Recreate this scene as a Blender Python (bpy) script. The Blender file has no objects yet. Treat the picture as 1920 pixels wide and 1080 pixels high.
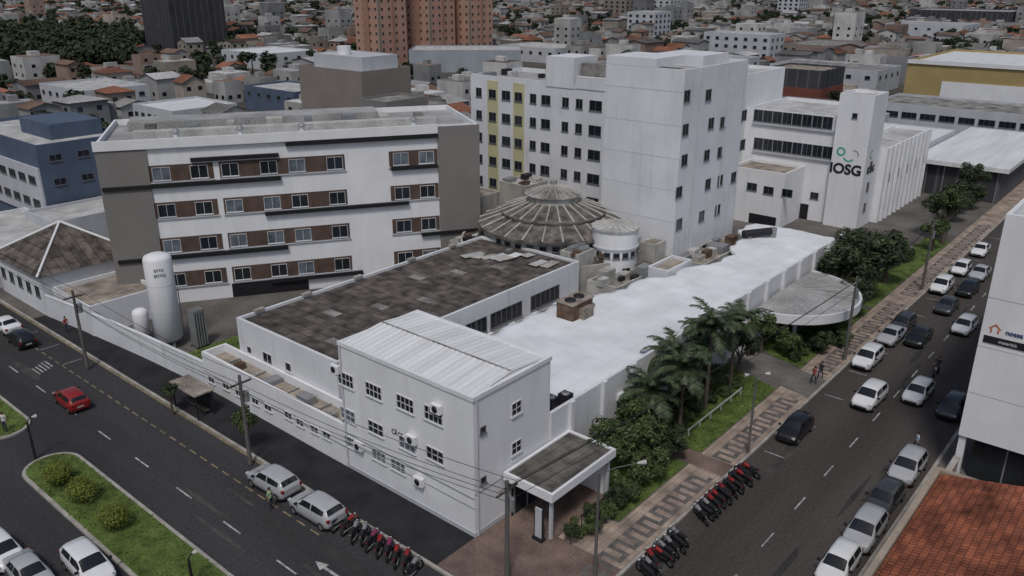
import bpy, math, random
from mathutils import Vector, Matrix, noise
R = random.Random(11)
scene = bpy.context.scene
COL = scene.collection
# ------------------------------------------------------------------ camera model (street axes: X = right street, Y = avenue)
FP, TH, PITCH, HC = 1558.0, math.radians(40.4), math.radians(20.7), 34.0
CX, CY = -32.2, -30.5
SP, CP = math.sin(PITCH), math.cos(PITCH)
FW = Vector((math.cos(TH), math.sin(TH), 0)); RT = Vector((math.sin(TH), -math.cos(TH), 0))
CAMP = Vector((CX, CY, HC))
FV = FW*CP + Vector((0, 0, -SP)); UV = FW*SP + Vector((0, 0, CP))
def ray(px, py): return FV + RT*((px-960)/FP) - UV*((py-540)/FP)
def V2(px, py, h=0.0):
    d = ray(px, py); k = (h-HC)/d.z; p = CAMP + d*k
    return p.x, p.y
def proj(p):
    r = Vector(p)-CAMP; z = r.dot(FV)
    return 960+FP*r.dot(RT)/z, 540-FP*r.dot(UV)/z, z
# ------------------------------------------------------------------ object helpers
def tag(o, label=None, cat=None, group=None, kind=None):
    if label: o['label'] = label
    if cat: o['category'] = cat
    if group: o['group'] = group
    if kind: o['kind'] = kind
    return o
def thing(name, label, cat, loc=(0, 0, 0), rz=0, group=None):
    o = bpy.data.objects.new(name, None); COL.objects.link(o)
    o.empty_display_size = .3
    o.location = loc; o.rotation_euler = (0, 0, rz)
    return tag(o, label, cat, group)
def link(name, me, parent=None, loc=(0, 0, 0), rz=0, scale=None):
    o = bpy.data.objects.new(name, me); COL.objects.link(o); o.parent = parent
    o.location = loc; o.rotation_euler = (0, 0, rz)
    if scale: o.scale = scale
    return o
class MB:
    def __init__(s): s.v = []; s.f = []; s.m = []; s.s = []
    def add(s, vs, fs, m=0, smooth=False):
        o = len(s.v); s.v += [tuple(v) for v in vs]
        for f in fs: s.f.append(tuple(i+o for i in f)); s.m.append(m); s.s.append(smooth)
    def box(s, x0, x1, y0, y1, z0, z1, m=0, T=None):
        vs = [(x0,y0,z0),(x1,y0,z0),(x1,y1,z0),(x0,y1,z0),(x0,y0,z1),(x1,y0,z1),(x1,y1,z1),(x0,y1,z1)]
        if T: vs = [T @ Vector(v) for v in vs]
        s.add(vs, [(0,3,2,1),(4,5,6,7),(0,1,5,4),(1,2,6,5),(2,3,7,6),(3,0,4,7)], m)
    def prism(s, pts, z0, z1, m=0, top=True, mt=None):
        n = len(pts); vs = [(p[0],p[1],z0) for p in pts]+[(p[0],p[1],z1) for p in pts]
        s.add(vs, [(i,(i+1)%n,n+(i+1)%n,n+i) for i in range(n)], m)
        if top: s.add([(p[0],p[1],z1) for p in pts], [tuple(range(n))], m if mt is None else mt)
    def cyl(s, p0, p1, r0, r1=None, n=10, m=0, smooth=True, cap=True):
        r1 = r0 if r1 is None else r1
        p0 = Vector(p0); p1 = Vector(p1); d = (p1-p0).normalized()
        a = d.orthogonal().normalized(); b = d.cross(a)
        vs = []
        for p, r in ((p0, r0), (p1, r1)):
            for i in range(n):
                t = 2*math.pi*i/n; vs.append(p+a*(r*math.cos(t))+b*(r*math.sin(t)))
        s.add(vs, [(i,(i+1)%n,n+(i+1)%n,n+i) for i in range(n)], m, smooth)
        if cap: s.add(vs, [tuple(range(n-1,-1,-1)), tuple(range(n,2*n))], m)
    def lathe(s, cx, cy, prof, n=32, m=0, smooth=True, a0=0, a1=2*math.pi):
        full = abs(a1-a0-2*math.pi) < 1e-6; k = n if full else n+1
        vs = []
        for r, z in prof:
            for i in range(k):
                t = a0+(a1-a0)*i/n; vs.append((cx+r*math.cos(t), cy+r*math.sin(t), z))
        fs = []
        for j in range(len(prof)-1):
            for i in range(n):
                i2 = (i+1) % k; fs.append((j*k+i, j*k+i2, (j+1)*k+i2, (j+1)*k+i))
        s.add(vs, fs, m, smooth)
    def tube(s, pts, r, n=5, m=0):
        for i in range(len(pts)-1): s.cyl(pts[i], pts[i+1], r, r, n, m, True, False)
    def mesh(s, name, mats, off=(0, 0, 0)):
        me = bpy.data.meshes.new(name)
        me.from_pydata([(v[0]-off[0], v[1]-off[1], v[2]-off[2]) for v in s.v], [], s.f)
        for m in (mats if isinstance(mats, (list, tuple)) else [mats]): me.materials.append(m)
        me.polygons.foreach_set('material_index', s.m); me.polygons.foreach_set('use_smooth', s.s)
        me.update(); return me
    def build(s, name, mats, parent=None):
        off = parent.location if parent else (0, 0, 0)
        return link(name, s.mesh(name, mats, off), parent)
    def top(s, name, mats, label, cat, group=None, kind=None, loc=None):
        off = loc or (0, 0, 0)
        return tag(link(name, s.mesh(name, mats, off), None, off), label, cat, group, kind)
    def struct(s, name, mats, label=None, cat=None, kind='structure'):
        return tag(link(name, s.mesh(name, mats)), label or name.replace('_', ' '), cat or name.replace('_', ' '), None, kind)
def offset_poly(pts, w):
    n = len(pts); out = []
    for i in range(n):
        p, a, b = Vector(pts[i][:2]), Vector(pts[i-1][:2]), Vector(pts[(i+1) % n][:2])
        d1 = (p-a).normalized(); d2 = (b-p).normalized()
        n1 = Vector((-d1.y, d1.x)); n2 = Vector((-d2.y, d2.x)); k = n1+n2
        out.append(p + k*(w/max(.3, k.dot(n1))))
    return out
def shell(mb, pts, z0, h, par=.5, w=.25, m=0):
    inn = offset_poly(pts, w); n = len(pts)
    mb.prism(pts, z0, h, m, False)
    vs = [(p[0],p[1],h) for p in pts]+[(p[0],p[1],h) for p in inn]
    mb.add(vs, [(i,(i+1)%n,n+(i+1)%n,n+i) for i in range(n)], m)
    vs = [(p[0],p[1],h) for p in inn]+[(p[0],p[1],h-par-.05) for p in inn]
    mb.add(vs, [(i,(i+1)%n,n+(i+1)%n,n+i) for i in range(n)], m)
    return inn
def rect(a0, a1, b0, b1): return [(a0,b0),(a1,b0),(a1,b1),(a0,b1)]
# ------------------------------------------------------------------ materials
def mat(name, col, rough=.85, var=.18, scale=.5, streak=0, spec=.3, metal=0, bump=0, isl=0, orand=0, coat=0, stretch=None, fine=.35, local=False):
    m = bpy.data.materials.new(name); m.use_nodes = True
    N = m.node_tree.nodes; L = m.node_tree.links; P = N['Principled BSDF']
    P.inputs['Roughness'].default_value = rough; P.inputs['Metallic'].default_value = metal
    P.inputs['Specular IOR Level'].default_value = spec
    if coat: P.inputs['Coat Weight'].default_value = coat; P.inputs['Coat Roughness'].default_value = .08
    if local: src = N.new('ShaderNodeTexCoord').outputs['Object']
    else: src = N.new('ShaderNodeNewGeometry').outputs['Position']
    def nz(sc, st=None, det=5):
        t = N.new('ShaderNodeTexNoise'); t.inputs['Scale'].default_value = sc; t.inputs['Detail'].default_value = det
        v = src
        if st:
            mp = N.new('ShaderNodeMapping'); mp.inputs['Scale'].default_value = st; L.new(src, mp.inputs['Vector']); v = mp.outputs[0]
        L.new(v, t.inputs['Vector']); return t.outputs[0]
    def mr(x, a, b, c, d):
        t = N.new('ShaderNodeMapRange'); L.new(x, t.inputs[0])
        for i, q in enumerate((a, b, c, d)): t.inputs[i+1].default_value = q
        return t.outputs[0]
    def mul(x, y):
        t = N.new('ShaderNodeMath'); t.operation = 'MULTIPLY'; L.new(x, t.inputs[0]); L.new(y, t.inputs[1]); return t.outputs[0]
    val = mul(mr(nz(scale, stretch), .3, .7, 1-var, 1+var*.7), mr(nz(scale*11+2), .3, .7, 1-var*fine, 1+var*fine))
    if isl:
        g = N.new('ShaderNodeNewGeometry'); val = mul(val, mr(g.outputs['Random Per Island'], 0, 1, 1-isl, 1+isl))
    if orand:
        g = N.new('ShaderNodeObjectInfo'); val = mul(val, mr(g.outputs['Random'], 0, 1, 1-orand, 1+orand))
    sc = N.new('ShaderNodeVectorMath'); sc.operation = 'SCALE'; sc.inputs[0].default_value = col[:3]
    L.new(val, sc.inputs['Scale']); out = sc.outputs[0]
    if streak:
        a = mul(mr(nz(1.0, (1.1, 1.1, .13), 8), .50, .80, 0, 1), mr(nz(.30), .38, .65, .1, 1))
        mx = N.new('ShaderNodeMix'); mx.data_type = 'RGBA'
        k = N.new('ShaderNodeMath'); k.operation = 'MULTIPLY'; k.inputs[1].default_value = streak; L.new(a, k.inputs[0])
        L.new(k.outputs[0], mx.inputs[0]); L.new(out, mx.inputs[6]); mx.inputs[7].default_value = (.12, .115, .105, 1); out = mx.outputs[2]
    L.new(out, P.inputs['Base Color'])
    if bump:
        b = N.new('ShaderNodeBump'); b.inputs['Strength'].default_value = bump; b.inputs['Distance'].default_value = .05
        L.new(nz(scale*20+5), b.inputs['Height']); L.new(b.outputs[0], P.inputs['Normal'])
    return m
def brickmat(name, c1, c2, cm, w, h, rot=0, mort=.03, rough=.9, var=.4, nscale=.5, bias=0):
    m = bpy.data.materials.new(name); m.use_nodes = True
    N = m.node_tree.nodes; L = m.node_tree.links; P = N['Principled BSDF']
    P.inputs['Roughness'].default_value = rough; P.inputs['Specular IOR Level'].default_value = .25
    g = N.new('ShaderNodeNewGeometry'); mp = N.new('ShaderNodeMapping'); mp.inputs['Rotation'].default_value = (0, 0, rot)
    L.new(g.outputs['Position'], mp.inputs['Vector'])
    b = N.new('ShaderNodeTexBrick'); L.new(mp.outputs[0], b.inputs['Vector'])
    b.inputs['Color1'].default_value = (*c1, 1); b.inputs['Color2'].default_value = (*c2, 1); b.inputs['Mortar'].default_value = (*cm, 1)
    b.inputs['Scale'].default_value = 1; b.inputs['Mortar Size'].default_value = mort; b.inputs['Mortar Smooth'].default_value = .3
    b.inputs['Bias'].default_value = bias; b.inputs['Brick Width'].default_value = w; b.inputs['Row Height'].default_value = h
    t = N.new('ShaderNodeTexNoise'); t.inputs['Scale'].default_value = nscale; t.inputs['Detail'].default_value = 8; L.new(g.outputs['Position'], t.inputs['Vector'])
    r = N.new('ShaderNodeMapRange'); L.new(t.outputs[0], r.inputs[0])
    for i, q in enumerate((.3, .7, 1-var, 1+var)): r.inputs[i+1].default_value = q
    sc = N.new('ShaderNodeVectorMath'); sc.operation = 'SCALE'; L.new(b.outputs['Color'], sc.inputs[0]); L.new(r.outputs[0], sc.inputs['Scale'])
    L.new(sc.outputs[0], P.inputs['Base Color'])
    return m
M = {}
M['white'] = mat('white_render', (.68,.695,.72), .8, .09, .25, streak=.30)
M['white_dirty'] = mat('weathered_white_render', (.43,.42,.39), .85, .34, .5, streak=.85)
M['white_clean'] = mat('white_panel', (.76,.77,.79), .6, .07, .3, streak=.20)
M['white_plain'] = mat('white_paint', (.74,.75,.76), .5, .06, .5)
M['membrane'] = brickmat('white_roof_membrane', (.74,.76,.79), (.71,.73,.76), (.64,.66,.68), 7, 2.1, 0, .03, .7, .10, .35)
M['metalroof'] = mat('white_sheet_metal', (.72,.73,.73), .5, .14, .4, stretch=(.2, 2.5, 1), spec=.5)
M['brownroof'] = brickmat('weathered_fibre_cement_sheets', (.125,.108,.096), (.075,.066,.06), (.04,.036,.033), 2.4, 1.05, math.pi/2, .05, .95, .6, .9)
M['domeroof'] = mat('grey_dome_sheets', (.145,.132,.12), .95, .7, .9, fine=.9)
M['darkring'] = mat('dark_stained_ring_roof', (.085,.08,.074), .95, .6, .6, fine=.9)
M['canopyroof'] = brickmat('mossy_concrete_roof', (.13,.12,.11), (.10,.093,.085), (.07,.06,.055), 1.6, .9, 0, .03, .95, .5, 1.2)
M['dirtyroof'] = mat('dirty_concrete_roof', (.25,.24,.225), .95, .65, .5, bump=.3, fine=.8)
M['tanroof'] = mat('stained_tan_roof', (.29,.25,.21), .95, .55, .6, fine=.8)
M['lightroof'] = mat('pale_concrete_roof', (.46,.46,.45), .9, .3, .4, fine=.8)
M['midroof'] = mat('grey_roof_sheet', (.34,.34,.335), .9, .3, .3, fine=.8)
M['greybay'] = mat('grey_brown_cladding', (.205,.195,.185), .8, .08, .3, streak=.1)
M['brownpanel'] = brickmat('brown_wood_panels', (.115,.075,.06), (.095,.065,.052), (.06,.04,.035), 1.2, .2, 0, .01, .7, .2, 1)
M['blackbar'] = mat('black_metal_and_shade', (.017,.017,.02), .5, .1, 1)
M['glass'] = mat('dark_window_glass', (.016,.02,.026), .12, .5, .3, spec=.6)
M['glass_pale'] = mat('curtained_window_glass', (.13,.155,.185), .2, .5, .8, spec=.5)
M['frame'] = mat('white_window_frame', (.60,.61,.62), .5, .04, 1)
M['gframe'] = mat('grey_window_frame', (.14,.145,.155), .5, .1, 1)
M['yellow'] = mat('pale_yellow_render', (.52,.50,.30), .85, .1, .4, streak=.2)
M['storeyellow'] = mat('mustard_cladding', (.38,.29,.13), .8, .12, .3, streak=.15)
M['blue'] = mat('steel_blue_render', (.085,.115,.17), .8, .15, .3, streak=.2)
M['palewall'] = mat('pale_grey_render', (.48,.50,.53), .85, .1, .3, streak=.2)
M['beige'] = mat('beige_grey_render', (.235,.205,.185), .85, .08, .3, streak=.12)
M['orange'] = mat('salmon_render', (.43,.26,.20), .85, .12, .2, streak=.15)
M['orange2'] = mat('salmon_band', (.33,.185,.14), .85, .1, .2)
M['rustred'] = mat('rust_red_render', (.17,.06,.045), .85, .2, .2)
M['darktower'] = brickmat('dark_grey_tower', (.055,.056,.063), (.045,.047,.054), (.10,.10,.11), 3.2, 3.0, 0, .25, .7, .15, .2)
M['warehouse'] = mat('blue_grey_sheet_wall', (.30,.33,.37), .7, .12, .2, streak=.15)
M['asphalt'] = mat('asphalt', (.042,.042,.045), .9, .34, .22, stretch=(1, .10, 1), bump=.25, fine=.7)
M['asphalt_brown'] = mat('brownish_asphalt', (.066,.057,.053), .9, .32, .22, stretch=(.10, 1, 1), bump=.25, fine=.7)
M['patch_dark'] = mat('asphalt_repair', (.042,.039,.038), .9, .3, .6, bump=.2, fine=.7)
M['patch_light'] = mat('worn_asphalt', (.068,.062,.058), .9, .4, .6, bump=.2, fine=.9)
M['darkpave'] = mat('dark_pavement', (.023,.023,.026), .85, .4, .5, bump=.2, fine=.6)
M['tanpave'] = brickmat('tan_paving', (.34,.275,.225), (.30,.24,.195), (.20,.16,.135), 1.0, .5, 0, .03, .9, .4, .6)
M['redpave'] = mat('reddish_pavement', (.175,.125,.105), .9, .4, .5, bump=.2, fine=.7)
M['greypave'] = mat('grey_driveway', (.15,.142,.133), .9, .35, .5, bump=.2, fine=.7)
M['blockbase'] = mat('block_ground', (.13,.12,.11), .95, .4, .2, bump=.2)
M['kerb'] = mat('concrete_kerb', (.36,.34,.31), .9, .3, 1)
M['paint'] = mat('road_paint', (.40,.40,.39), .8, .55, 2, fine=.9)
M['ypaint'] = mat('worn_yellow_road_paint', (.23,.18,.11), .8, .4, 2, fine=.9)
M['patgrey'] = mat('grey_paving_stones', (.13,.118,.11), .9, .35, 2)
M['grass'] = mat('grass', (.088,.130,.030), .95, .45, .8, bump=.6, isl=.35, fine=.8)
M['cityground'] = mat('city_ground', (.085,.078,.066), .95, .6, .02, fine=.8)
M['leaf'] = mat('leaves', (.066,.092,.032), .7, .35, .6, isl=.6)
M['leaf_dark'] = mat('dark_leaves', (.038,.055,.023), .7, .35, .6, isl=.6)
M['leaf_far'] = mat('far_leaves', (.030,.042,.020), .8, .3, .1, isl=.5, orand=.3)
M['leaf_lime'] = mat('lime_green_leaves', (.135,.160,.026), .7, .25, 1, isl=.4)
M['palmleaf'] = mat('palm_leaves', (.058,.082,.040), .5, .3, .8, isl=.6)
M['bark'] = mat('bark', (.10,.08,.065), .95, .3, 3)
M['pole'] = mat('concrete_pole', (.12,.115,.11), .9, .2, 1)
M['darkmetal'] = mat('dark_metal', (.03,.03,.033), .5, .2, 2, metal=.3)
M['greymetal'] = mat('grey_metal', (.28,.29,.30), .45, .15, 2, metal=.3)
M['lamp'] = mat('lamp_glass', (.45,.45,.43), .3, .1, 3)
M['cable'] = mat('cable_rubber', (.02,.02,.02), .7, .1, 3)
M['terra'] = brickmat('terracotta_tiles', (.25,.083,.044), (.185,.062,.036), (.10,.035,.024), .32, .40, 0, .035, .9, .55, .5)
M['tanfascia'] = mat('tan_plaster', (.34,.28,.22), .9, .2, .6, streak=.3)
M['tyre'] = mat('tyre_rubber', (.014,.014,.014), .8, .1, 4)
M['rim'] = mat('alloy_rim', (.30,.30,.31), .35, .1, 4, metal=.6)
M['carglass'] = mat('car_glass', (.012,.014,.016), .08, .1, 1, spec=.7)
M['headlight'] = mat('headlight_lens', (.55,.56,.58), .15, .05, 4, spec=.7)
M['taillight'] = mat('tail_lamp_lens', (.26,.012,.01), .2, .1, 4, spec=.6)
M['trim'] = mat('black_plastic', (.02,.02,.021), .6, .1, 4)
M['plate'] = mat('plate_grey', (.4,.4,.4), .5, .05, 4)
M['skin'] = mat('skin', (.32,.19,.13), .6, .05, 3)
M['hair'] = mat('dark_hair', (.015,.011,.009), .7, .1, 5)
M['shoe'] = mat('dark_shoes', (.02,.02,.02), .7, .1, 5)
M['jeans'] = mat('dark_jeans', (.03,.04,.07), .9, .15, 5)
M['green'] = mat('logo_green', (.06,.40,.25), .5, .03, 3)
M['logogrey'] = mat('logo_grey', (.30,.32,.33), .5, .03, 3)
M['ink'] = mat('logo_black', (.02,.02,.024), .5, .05, 3)
M['signred'] = mat('sign_orange', (.50,.12,.04), .5, .05, 3)
M['signblue'] = mat('sign_blue', (.05,.07,.20), .5, .05, 3)
M['rust'] = mat('rusty_metal', (.13,.085,.06), .8, .5, 1.5)
CARC = {'white': (.72,.73,.74), 'silver': (.40,.41,.43), 'black': (.010,.010,.012), 'grey': (.045,.047,.052), 'red': (.26,.015,.014)}
for k, c in CARC.items(): M['car_'+k] = mat(k+'_car_paint', c, .35, .05, 1, spec=.5, coat=.5)
BIKEC = {'red': (.25,.02,.02), 'black': (.015,.015,.017), 'blue': (.025,.03,.06), 'silver': (.22,.22,.23), 'magenta': (.22,.03,.09)}
for k, c in BIKEC.items(): M['bike_'+k] = mat(k+'_motorcycle_paint', c, .3, .04, 1, coat=.4)
# ------------------------------------------------------------------ facades and windows
class Fac:
    def __init__(s, P, d):
        s.P = Vector((P[0], P[1], 0)); d = Vector((d[0], d[1], 0)).normalized(); s.d = d; s.n = Vector((d.y, -d.x, 0)); s.rz = math.atan2(d.y, d.x)
    def th(s, px, py):
        r = ray(px, py); k = (s.P-CAMP).dot(s.n)/r.dot(s.n); p = CAMP+r*k
        return (p-s.P).dot(s.d), p.z
    def pt(s, t, h, o=0): return s.P+s.d*t+s.n*o+Vector((0, 0, h))
    def box(s, mb, t0, t1, h0, h1, o0, o1, m=0):
        T = Matrix.Translation(s.P) @ Matrix.Rotation(s.rz, 4, 'Z'); mb.box(t0, t1, -o1, -o0, h0, h1, m, T)
WC = {}
def wmesh(w, h, nx, nz, fm, gm):
    k = (round(w, 2), round(h, 2), nx, nz, fm, gm)
    if k not in WC:
        a = MB(); b = .055; x = w/2; z = h/2
        a.box(-x, x, -.055, .03, -z, -z+b); a.box(-x, x, -.055, .03, z-b, z)
        a.box(-x, -x+b, -.055, .03, -z+b, z-b); a.box(x-b, x, -.055, .03, -z+b, z-b)
        a.box(-x-.06, x+.06, -.12, .03, -z-.07, -z)
        for i in range(1, nx): q = -x+w*i/nx; a.box(q-.022, q+.022, -.045, .03, -z+b, z-b)
        for i in range(1, nz): q = -z+h*i/nz; a.box(-x+b, x-b, -.040, .03, q-.022, q+.022)
        g = MB(); g.box(-x+b, x-b, -.012, .025, -z+b, z-b)
        WC[k] = (a.mesh('window_frame', M[fm]), g.mesh('window_pane', M[gm]))
    return WC[k]
def win(root, fac, t, h, w=1.2, hh=1.2, nx=2, nz=1, fm='frame', gm='glass', o=0.0, name='window'):
    a, g = wmesh(w, hh, nx, nz, fm, gm); p = fac.pt(t, h, o)-root.location
    f = link(name, a, root, p, fac.rz); link('pane', g, f); return f
def winp(root, fac, px, py, *a, **k):
    t, h = fac.th(px, py); return win(root, fac, t, h, *a, **k)
def block(name, label, cat, pts, h, wall='white', roof='lightroof', par=.5, z0=0.0, group=None):
    cx = sum(p[0] for p in pts)/len(pts); cy = sum(p[1] for p in pts)/len(pts)
    r = thing(name, label, cat, (cx, cy, z0), 0, group)
    mb = MB(); inn = shell(mb, pts, z0, h, par); mb.build('wall', M[wall], r)
    rb = MB(); rb.add([(p[0], p[1], h-par) for p in inn], [tuple(range(len(inn)))]); rb.build('roof', M[roof], r)
    return r
def part(root, name, m, fn, label=None):
    mb = MB(); fn(mb); o = mb.build(name, M[m] if isinstance(m, str) else m, root)
    if label: o['label'] = label
    return o
GZ = .13
# ------------------------------------------------------------------ ground, roads, pavements
g = MB(); g.add([(-6000,-6000,-.06),(6000,-6000,-.06),(6000,6000,-.06),(-6000,6000,-.06)], [(0,1,2,3)]); g.struct('ground', M['cityground'], 'dull earth and grass ground under the city')
g = MB(); g.add([(-34,-70,0),(-3.75,-70,0),(-3.75,190,0),(-34,190,0)], [(0,1,2,3)]); g.struct('avenue', M['asphalt'], 'dark asphalt avenue running along the front wall', 'road')
g = MB(); g.add([(-3.75,-20,0),(420,-20,0),(420,-9.1,0),(-3.75,-9.1,0)], [(0,1,2,3)])
g.add([(-3.75,-70,0),(-1.0,-70,0),(-1.0,-20,0),(-3.75,-20,0)], [(0,1,2,3)])
g.struct('side_street', M['asphalt_brown'], 'brownish asphalt street with parked cars', 'road')
def arc(cx, cy, r, a0, a1, n=8): return [(cx+r*math.cos(math.radians(a0+(a1-a0)*i/n)), cy+r*math.sin(math.radians(a0+(a1-a0)*i/n))) for i in range(n+1)]
hosp = arc(-3.75+4.5, -9.1+4.5, 4.5, 180, 270)+[(160,-9.1),(160,125),(-3.75,125)]
g = MB(); g.prism(hosp, -.05, GZ); g.struct('hospital_block_ground', M['blockbase'], 'paved ground of the hospital block', 'ground')
g = MB(); g.add([(-3.75,-9.1,.004),(.75,-9.1,.004),(.75,-4.6,.004),(-3.75,-4.6,.004)], [(0,1,2,3)]); g.struct('road_corner', M['asphalt'], 'asphalt at the rounded street corner', 'road')
for mt, nn, lab, zz in (('patch_dark', 14, 'dark repair patches in the asphalt', .0052), ('patch_light', 22, 'pale worn patches in the asphalt', .0068)):
    g = MB()
    for i in range(nn):
        if i % 2: x, y, l, w_ = R.uniform(-12, -5), R.uniform(2, 75), R.uniform(.2, .6), R.uniform(1.5, 6)
        else: x, y, l, w_ = R.uniform(2, 90), R.uniform(-19.2, -10.2), R.uniform(1.5, 6), R.uniform(.15, .45)
        k = 11; vs = []
        for q in range(k):
            an = 2*math.pi*q/k; rr = R.uniform(.6, 1.2); vs.append((x+l*rr*math.cos(an)*.8, y+w_*rr*math.sin(an)*.8, zz+i*.00004))
        g.add(vs, [tuple(range(k))])
    g.struct('asphalt_patches', M[mt], lab, 'road')
k = MB(); inn = offset_poly(hosp, .22); n = len(hosp)
k.add([(p[0],p[1],GZ+.004) for p in hosp]+[(p[0],p[1],GZ+.004) for p in inn], [(i,(i+1)%n,n+(i+1)%n,n+i) for i in range(n)])
k.prism(offset_poly(hosp, -.012), -.04, GZ+.004, 0, False); k.struct('kerb', M['kerb'], 'concrete kerb edging the hospital pavement')
g = MB(); g.add([(-3.5,.0,GZ+.004),(-.02,.0,GZ+.004),(-.02,60,GZ+.004),(-3.5,60,GZ+.004)], [(0,1,2,3)]); g.struct('avenue_pavement', M['darkpave'], 'black pavement along the avenue wall', 'pavement')
g = MB(); cp = arc(.75,-4.6,4.25,180,270); g.add([(x,y,GZ+.004) for x,y in cp]+[(3.5,-8.85,GZ+.004),(3.5,-.02,GZ+.004),(-3.5,-.02,GZ+.004)], [tuple(range(len(cp)+3))]); g.struct('corner_pavement', M['redpave'], 'reddish pavement at the street corner', 'pavement')
g = MB(); g.add([(3.5,-8.85,GZ+.004),(155,-8.85,GZ+.004),(155,-6.2,GZ+.004),(3.5,-6.2,GZ+.004)], [(0,1,2,3)]); g.add([(3.5,-6.2,GZ+.004),(7.2,-6.2,GZ+.004),(7.2,-.02,GZ+.004),(3.5,-.02,GZ+.004)], [(0,1,2,3)]); g.struct('street_pavement', M['tanpave'], 'beige pavement along the side street', 'pavement')
def meander(mb, a0, a1, b0, b1, z, w=.28, step=.62):
    a = a0; i = 0
    while a < a1-step:
        mb.add([(a,b0,z),(a+w,b0,z),(a+w,b1,z),(a,b1,z)], [(0,1,2,3)])
        bb = b1-w if i % 2 == 0 else b0
        mb.add([(a+w,bb,z),(a+step,bb,z),(a+step,bb+w,z),(a+w,bb+w,z)], [(0,1,2,3)]); a += step; i += 1
g = MB()
for a0, a1 in ((1.5,16.5),(18.5,31.5),(37.5,60),(63,100)): meander(g, a0, a1, -8.5, -7.0, GZ+.009, .34, .8)
g.struct('paving_pattern', M['patgrey'], 'grey meander pattern laid in the beige pavement', 'paving')
g = MB(); g.add([(32.2,-8.85,GZ+.013),(36.4,-8.85,GZ+.013),(38.6,-.3,GZ+.013),(34.2,-.3,GZ+.013)], [(0,1,2,3)]); g.struct('driveway', M['greypave'], 'grey driveway to the curved canopy', 'driveway')
g = MB(); g.add([(16.6,-8.85,GZ+.013),(18.4,-8.85,GZ+.013),(18.4,-3,GZ+.013),(16.6,-3,GZ+.013)], [(0,1,2,3)]); g.struct('path', M['redpave'], 'reddish path to the wall')
g = MB(); g.prism([(420,-20),(-1,-20),(-1,-120),(420,-120)][::-1], -.05, GZ); g.struct('far_block_ground', M['blockbase'], 'paved ground across the street', 'ground')
g = MB(); g.box(-1.01, 420, -20.22, -19.99, -.04, GZ+.005); g.struct('far_kerb', M['kerb'], 'concrete kerb across the street', 'kerb')
def lawn(name, pts, label, dens=9, z=GZ+.02, seed=1):
    r = random.Random(seed); mb = MB(); mb.add([(x,y,z) for x,y in pts], [tuple(range(len(pts)))])
    xs = [p[0] for p in pts]; ys = [p[1] for p in pts]
    def inside(x, y):
        c = False; j = len(pts)-1
        for i in range(len(pts)):
            if (pts[i][1] > y) != (pts[j][1] > y) and x < (pts[j][0]-pts[i][0])*(y-pts[i][1])/(pts[j][1]-pts[i][1])+pts[i][0]: c = not c
            j = i
        return c
    for _ in range(int((max(xs)-min(xs))*(max(ys)-min(ys))*dens)):
        x = r.uniform(min(xs), max(xs)); y = r.uniform(min(ys), max(ys))
        if not inside(x, y): continue
        t = r.uniform(0, 6.3); l = r.uniform(.04, .12); h = r.uniform(.02, .07); dx = math.cos(t)*l; dy = math.sin(t)*l
        mb.add([(x-dx,y-dy,z),(x+dx,y+dy,z),(x+dx*1.3+dy*.9,y+dy*1.3-dx*.9,z+h),(x-dx*.7+dy*.9,y-dy*.7-dx*.9,z+h)], [(0,1,2,3)])
    return mb.struct(name, M['grass'], label, 'grass', 'stuff')
lawn('lawn', [(18.5,-6.1),(32.0,-6.1),(34.0,-.4),(18.5,-.4)], 'mown lawn with low rail beside the street pavement', 25)
lawn('garden_grass', [(37.4,-6.1),(56,-6.1),(56,-.4),(39,-.4)], 'grass garden below the curved canopy', 18, seed=2)
lawn('garden_bed', [(7.3,-6.1),(16.5,-6.1),(16.5,-.2),(9.8,-.2),(9.8,-4.2),(7.3,-4.2)], 'planted bed under the bushy trees beside the entrance canopy', 18, seed=3)
lawn('yard_grass', rect(1.2, 8.5, 31.5, 39.8), 'green patch of grass behind the white tank wall', 12, seed=4)
lawn('street_verge', [(57,-6.1),(88,-6.1),(88,-3),(57,-3)], 'grass verge under the far street trees', 10, seed=5)
med = arc(-14.1, 29.2, 2.0, 0, 180, 12)+[(-16.1,-60),(-12.1,-60)]
med2 = arc(-14.2, 38.2, 1.9, 180, 360, 12)+[(-12.3,150),(-16.1,150)]
for i, (pl, lab) in enumerate(((med, 'near'), (med2, 'far'))):
    g = MB(); g.prism(pl, -.03, .15); g.struct('median_kerb', M['kerb'], lab+' median island kerb in the avenue', 'kerb')
    ip = offset_poly(pl, .25); lawn('median_grass', [(p[0],p[1]) for p in ip], lab+' grassy median strip in the avenue', 16, .17, 20+i)
g = MB()
def strip(mb, a0, a1, b0, b1, z=.009): mb.add([(a0,b0,z),(a1,b0,z),(a1,b1,z),(a0,b1,z)], [(0,1,2,3)])
b = -30
while b < 140: strip(g, -9.55, -9.43, b, b+2.0); b += 6.0
for b in range(-20, 120, 6): strip(g, -20.1, -19.98, b, b+2)
a = 6
while a < 200: strip(g, a, a+1.8, -14.4, -14.30); a += 5.2
for b in range(44, 90, 5): strip(g, -6.15, -4.4, b+2.5, b+2.58)
for q in range(22, 150, 6): strip(g, q, q+.09, -11.2, -9.6)
ax, ay = V2(620, 1072); g.add([(ax-.1,ay-1.4,.009),(ax+.1,ay-1.4,.009),(ax+.1,ay+.6,.009),(ax-.1,ay+.6,.009)], [(0,1,2,3)]); g.add([(ax-.35,ay+.6,.0095),(ax+.35,ay+.6,.0095),(ax,ay+1.5,.0095)], [(0,1,2)])
ax, ay = V2(85, 690)
for q in range(5): strip(g, ax-.9+q*.35, ax-.78+q*.35, ay-1.0+.2*q, ay+.8+.2*q)
g.struct('road_marking', M['paint'], 'white painted road markings', 'road marking')
g = MB(); b = 8
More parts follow.
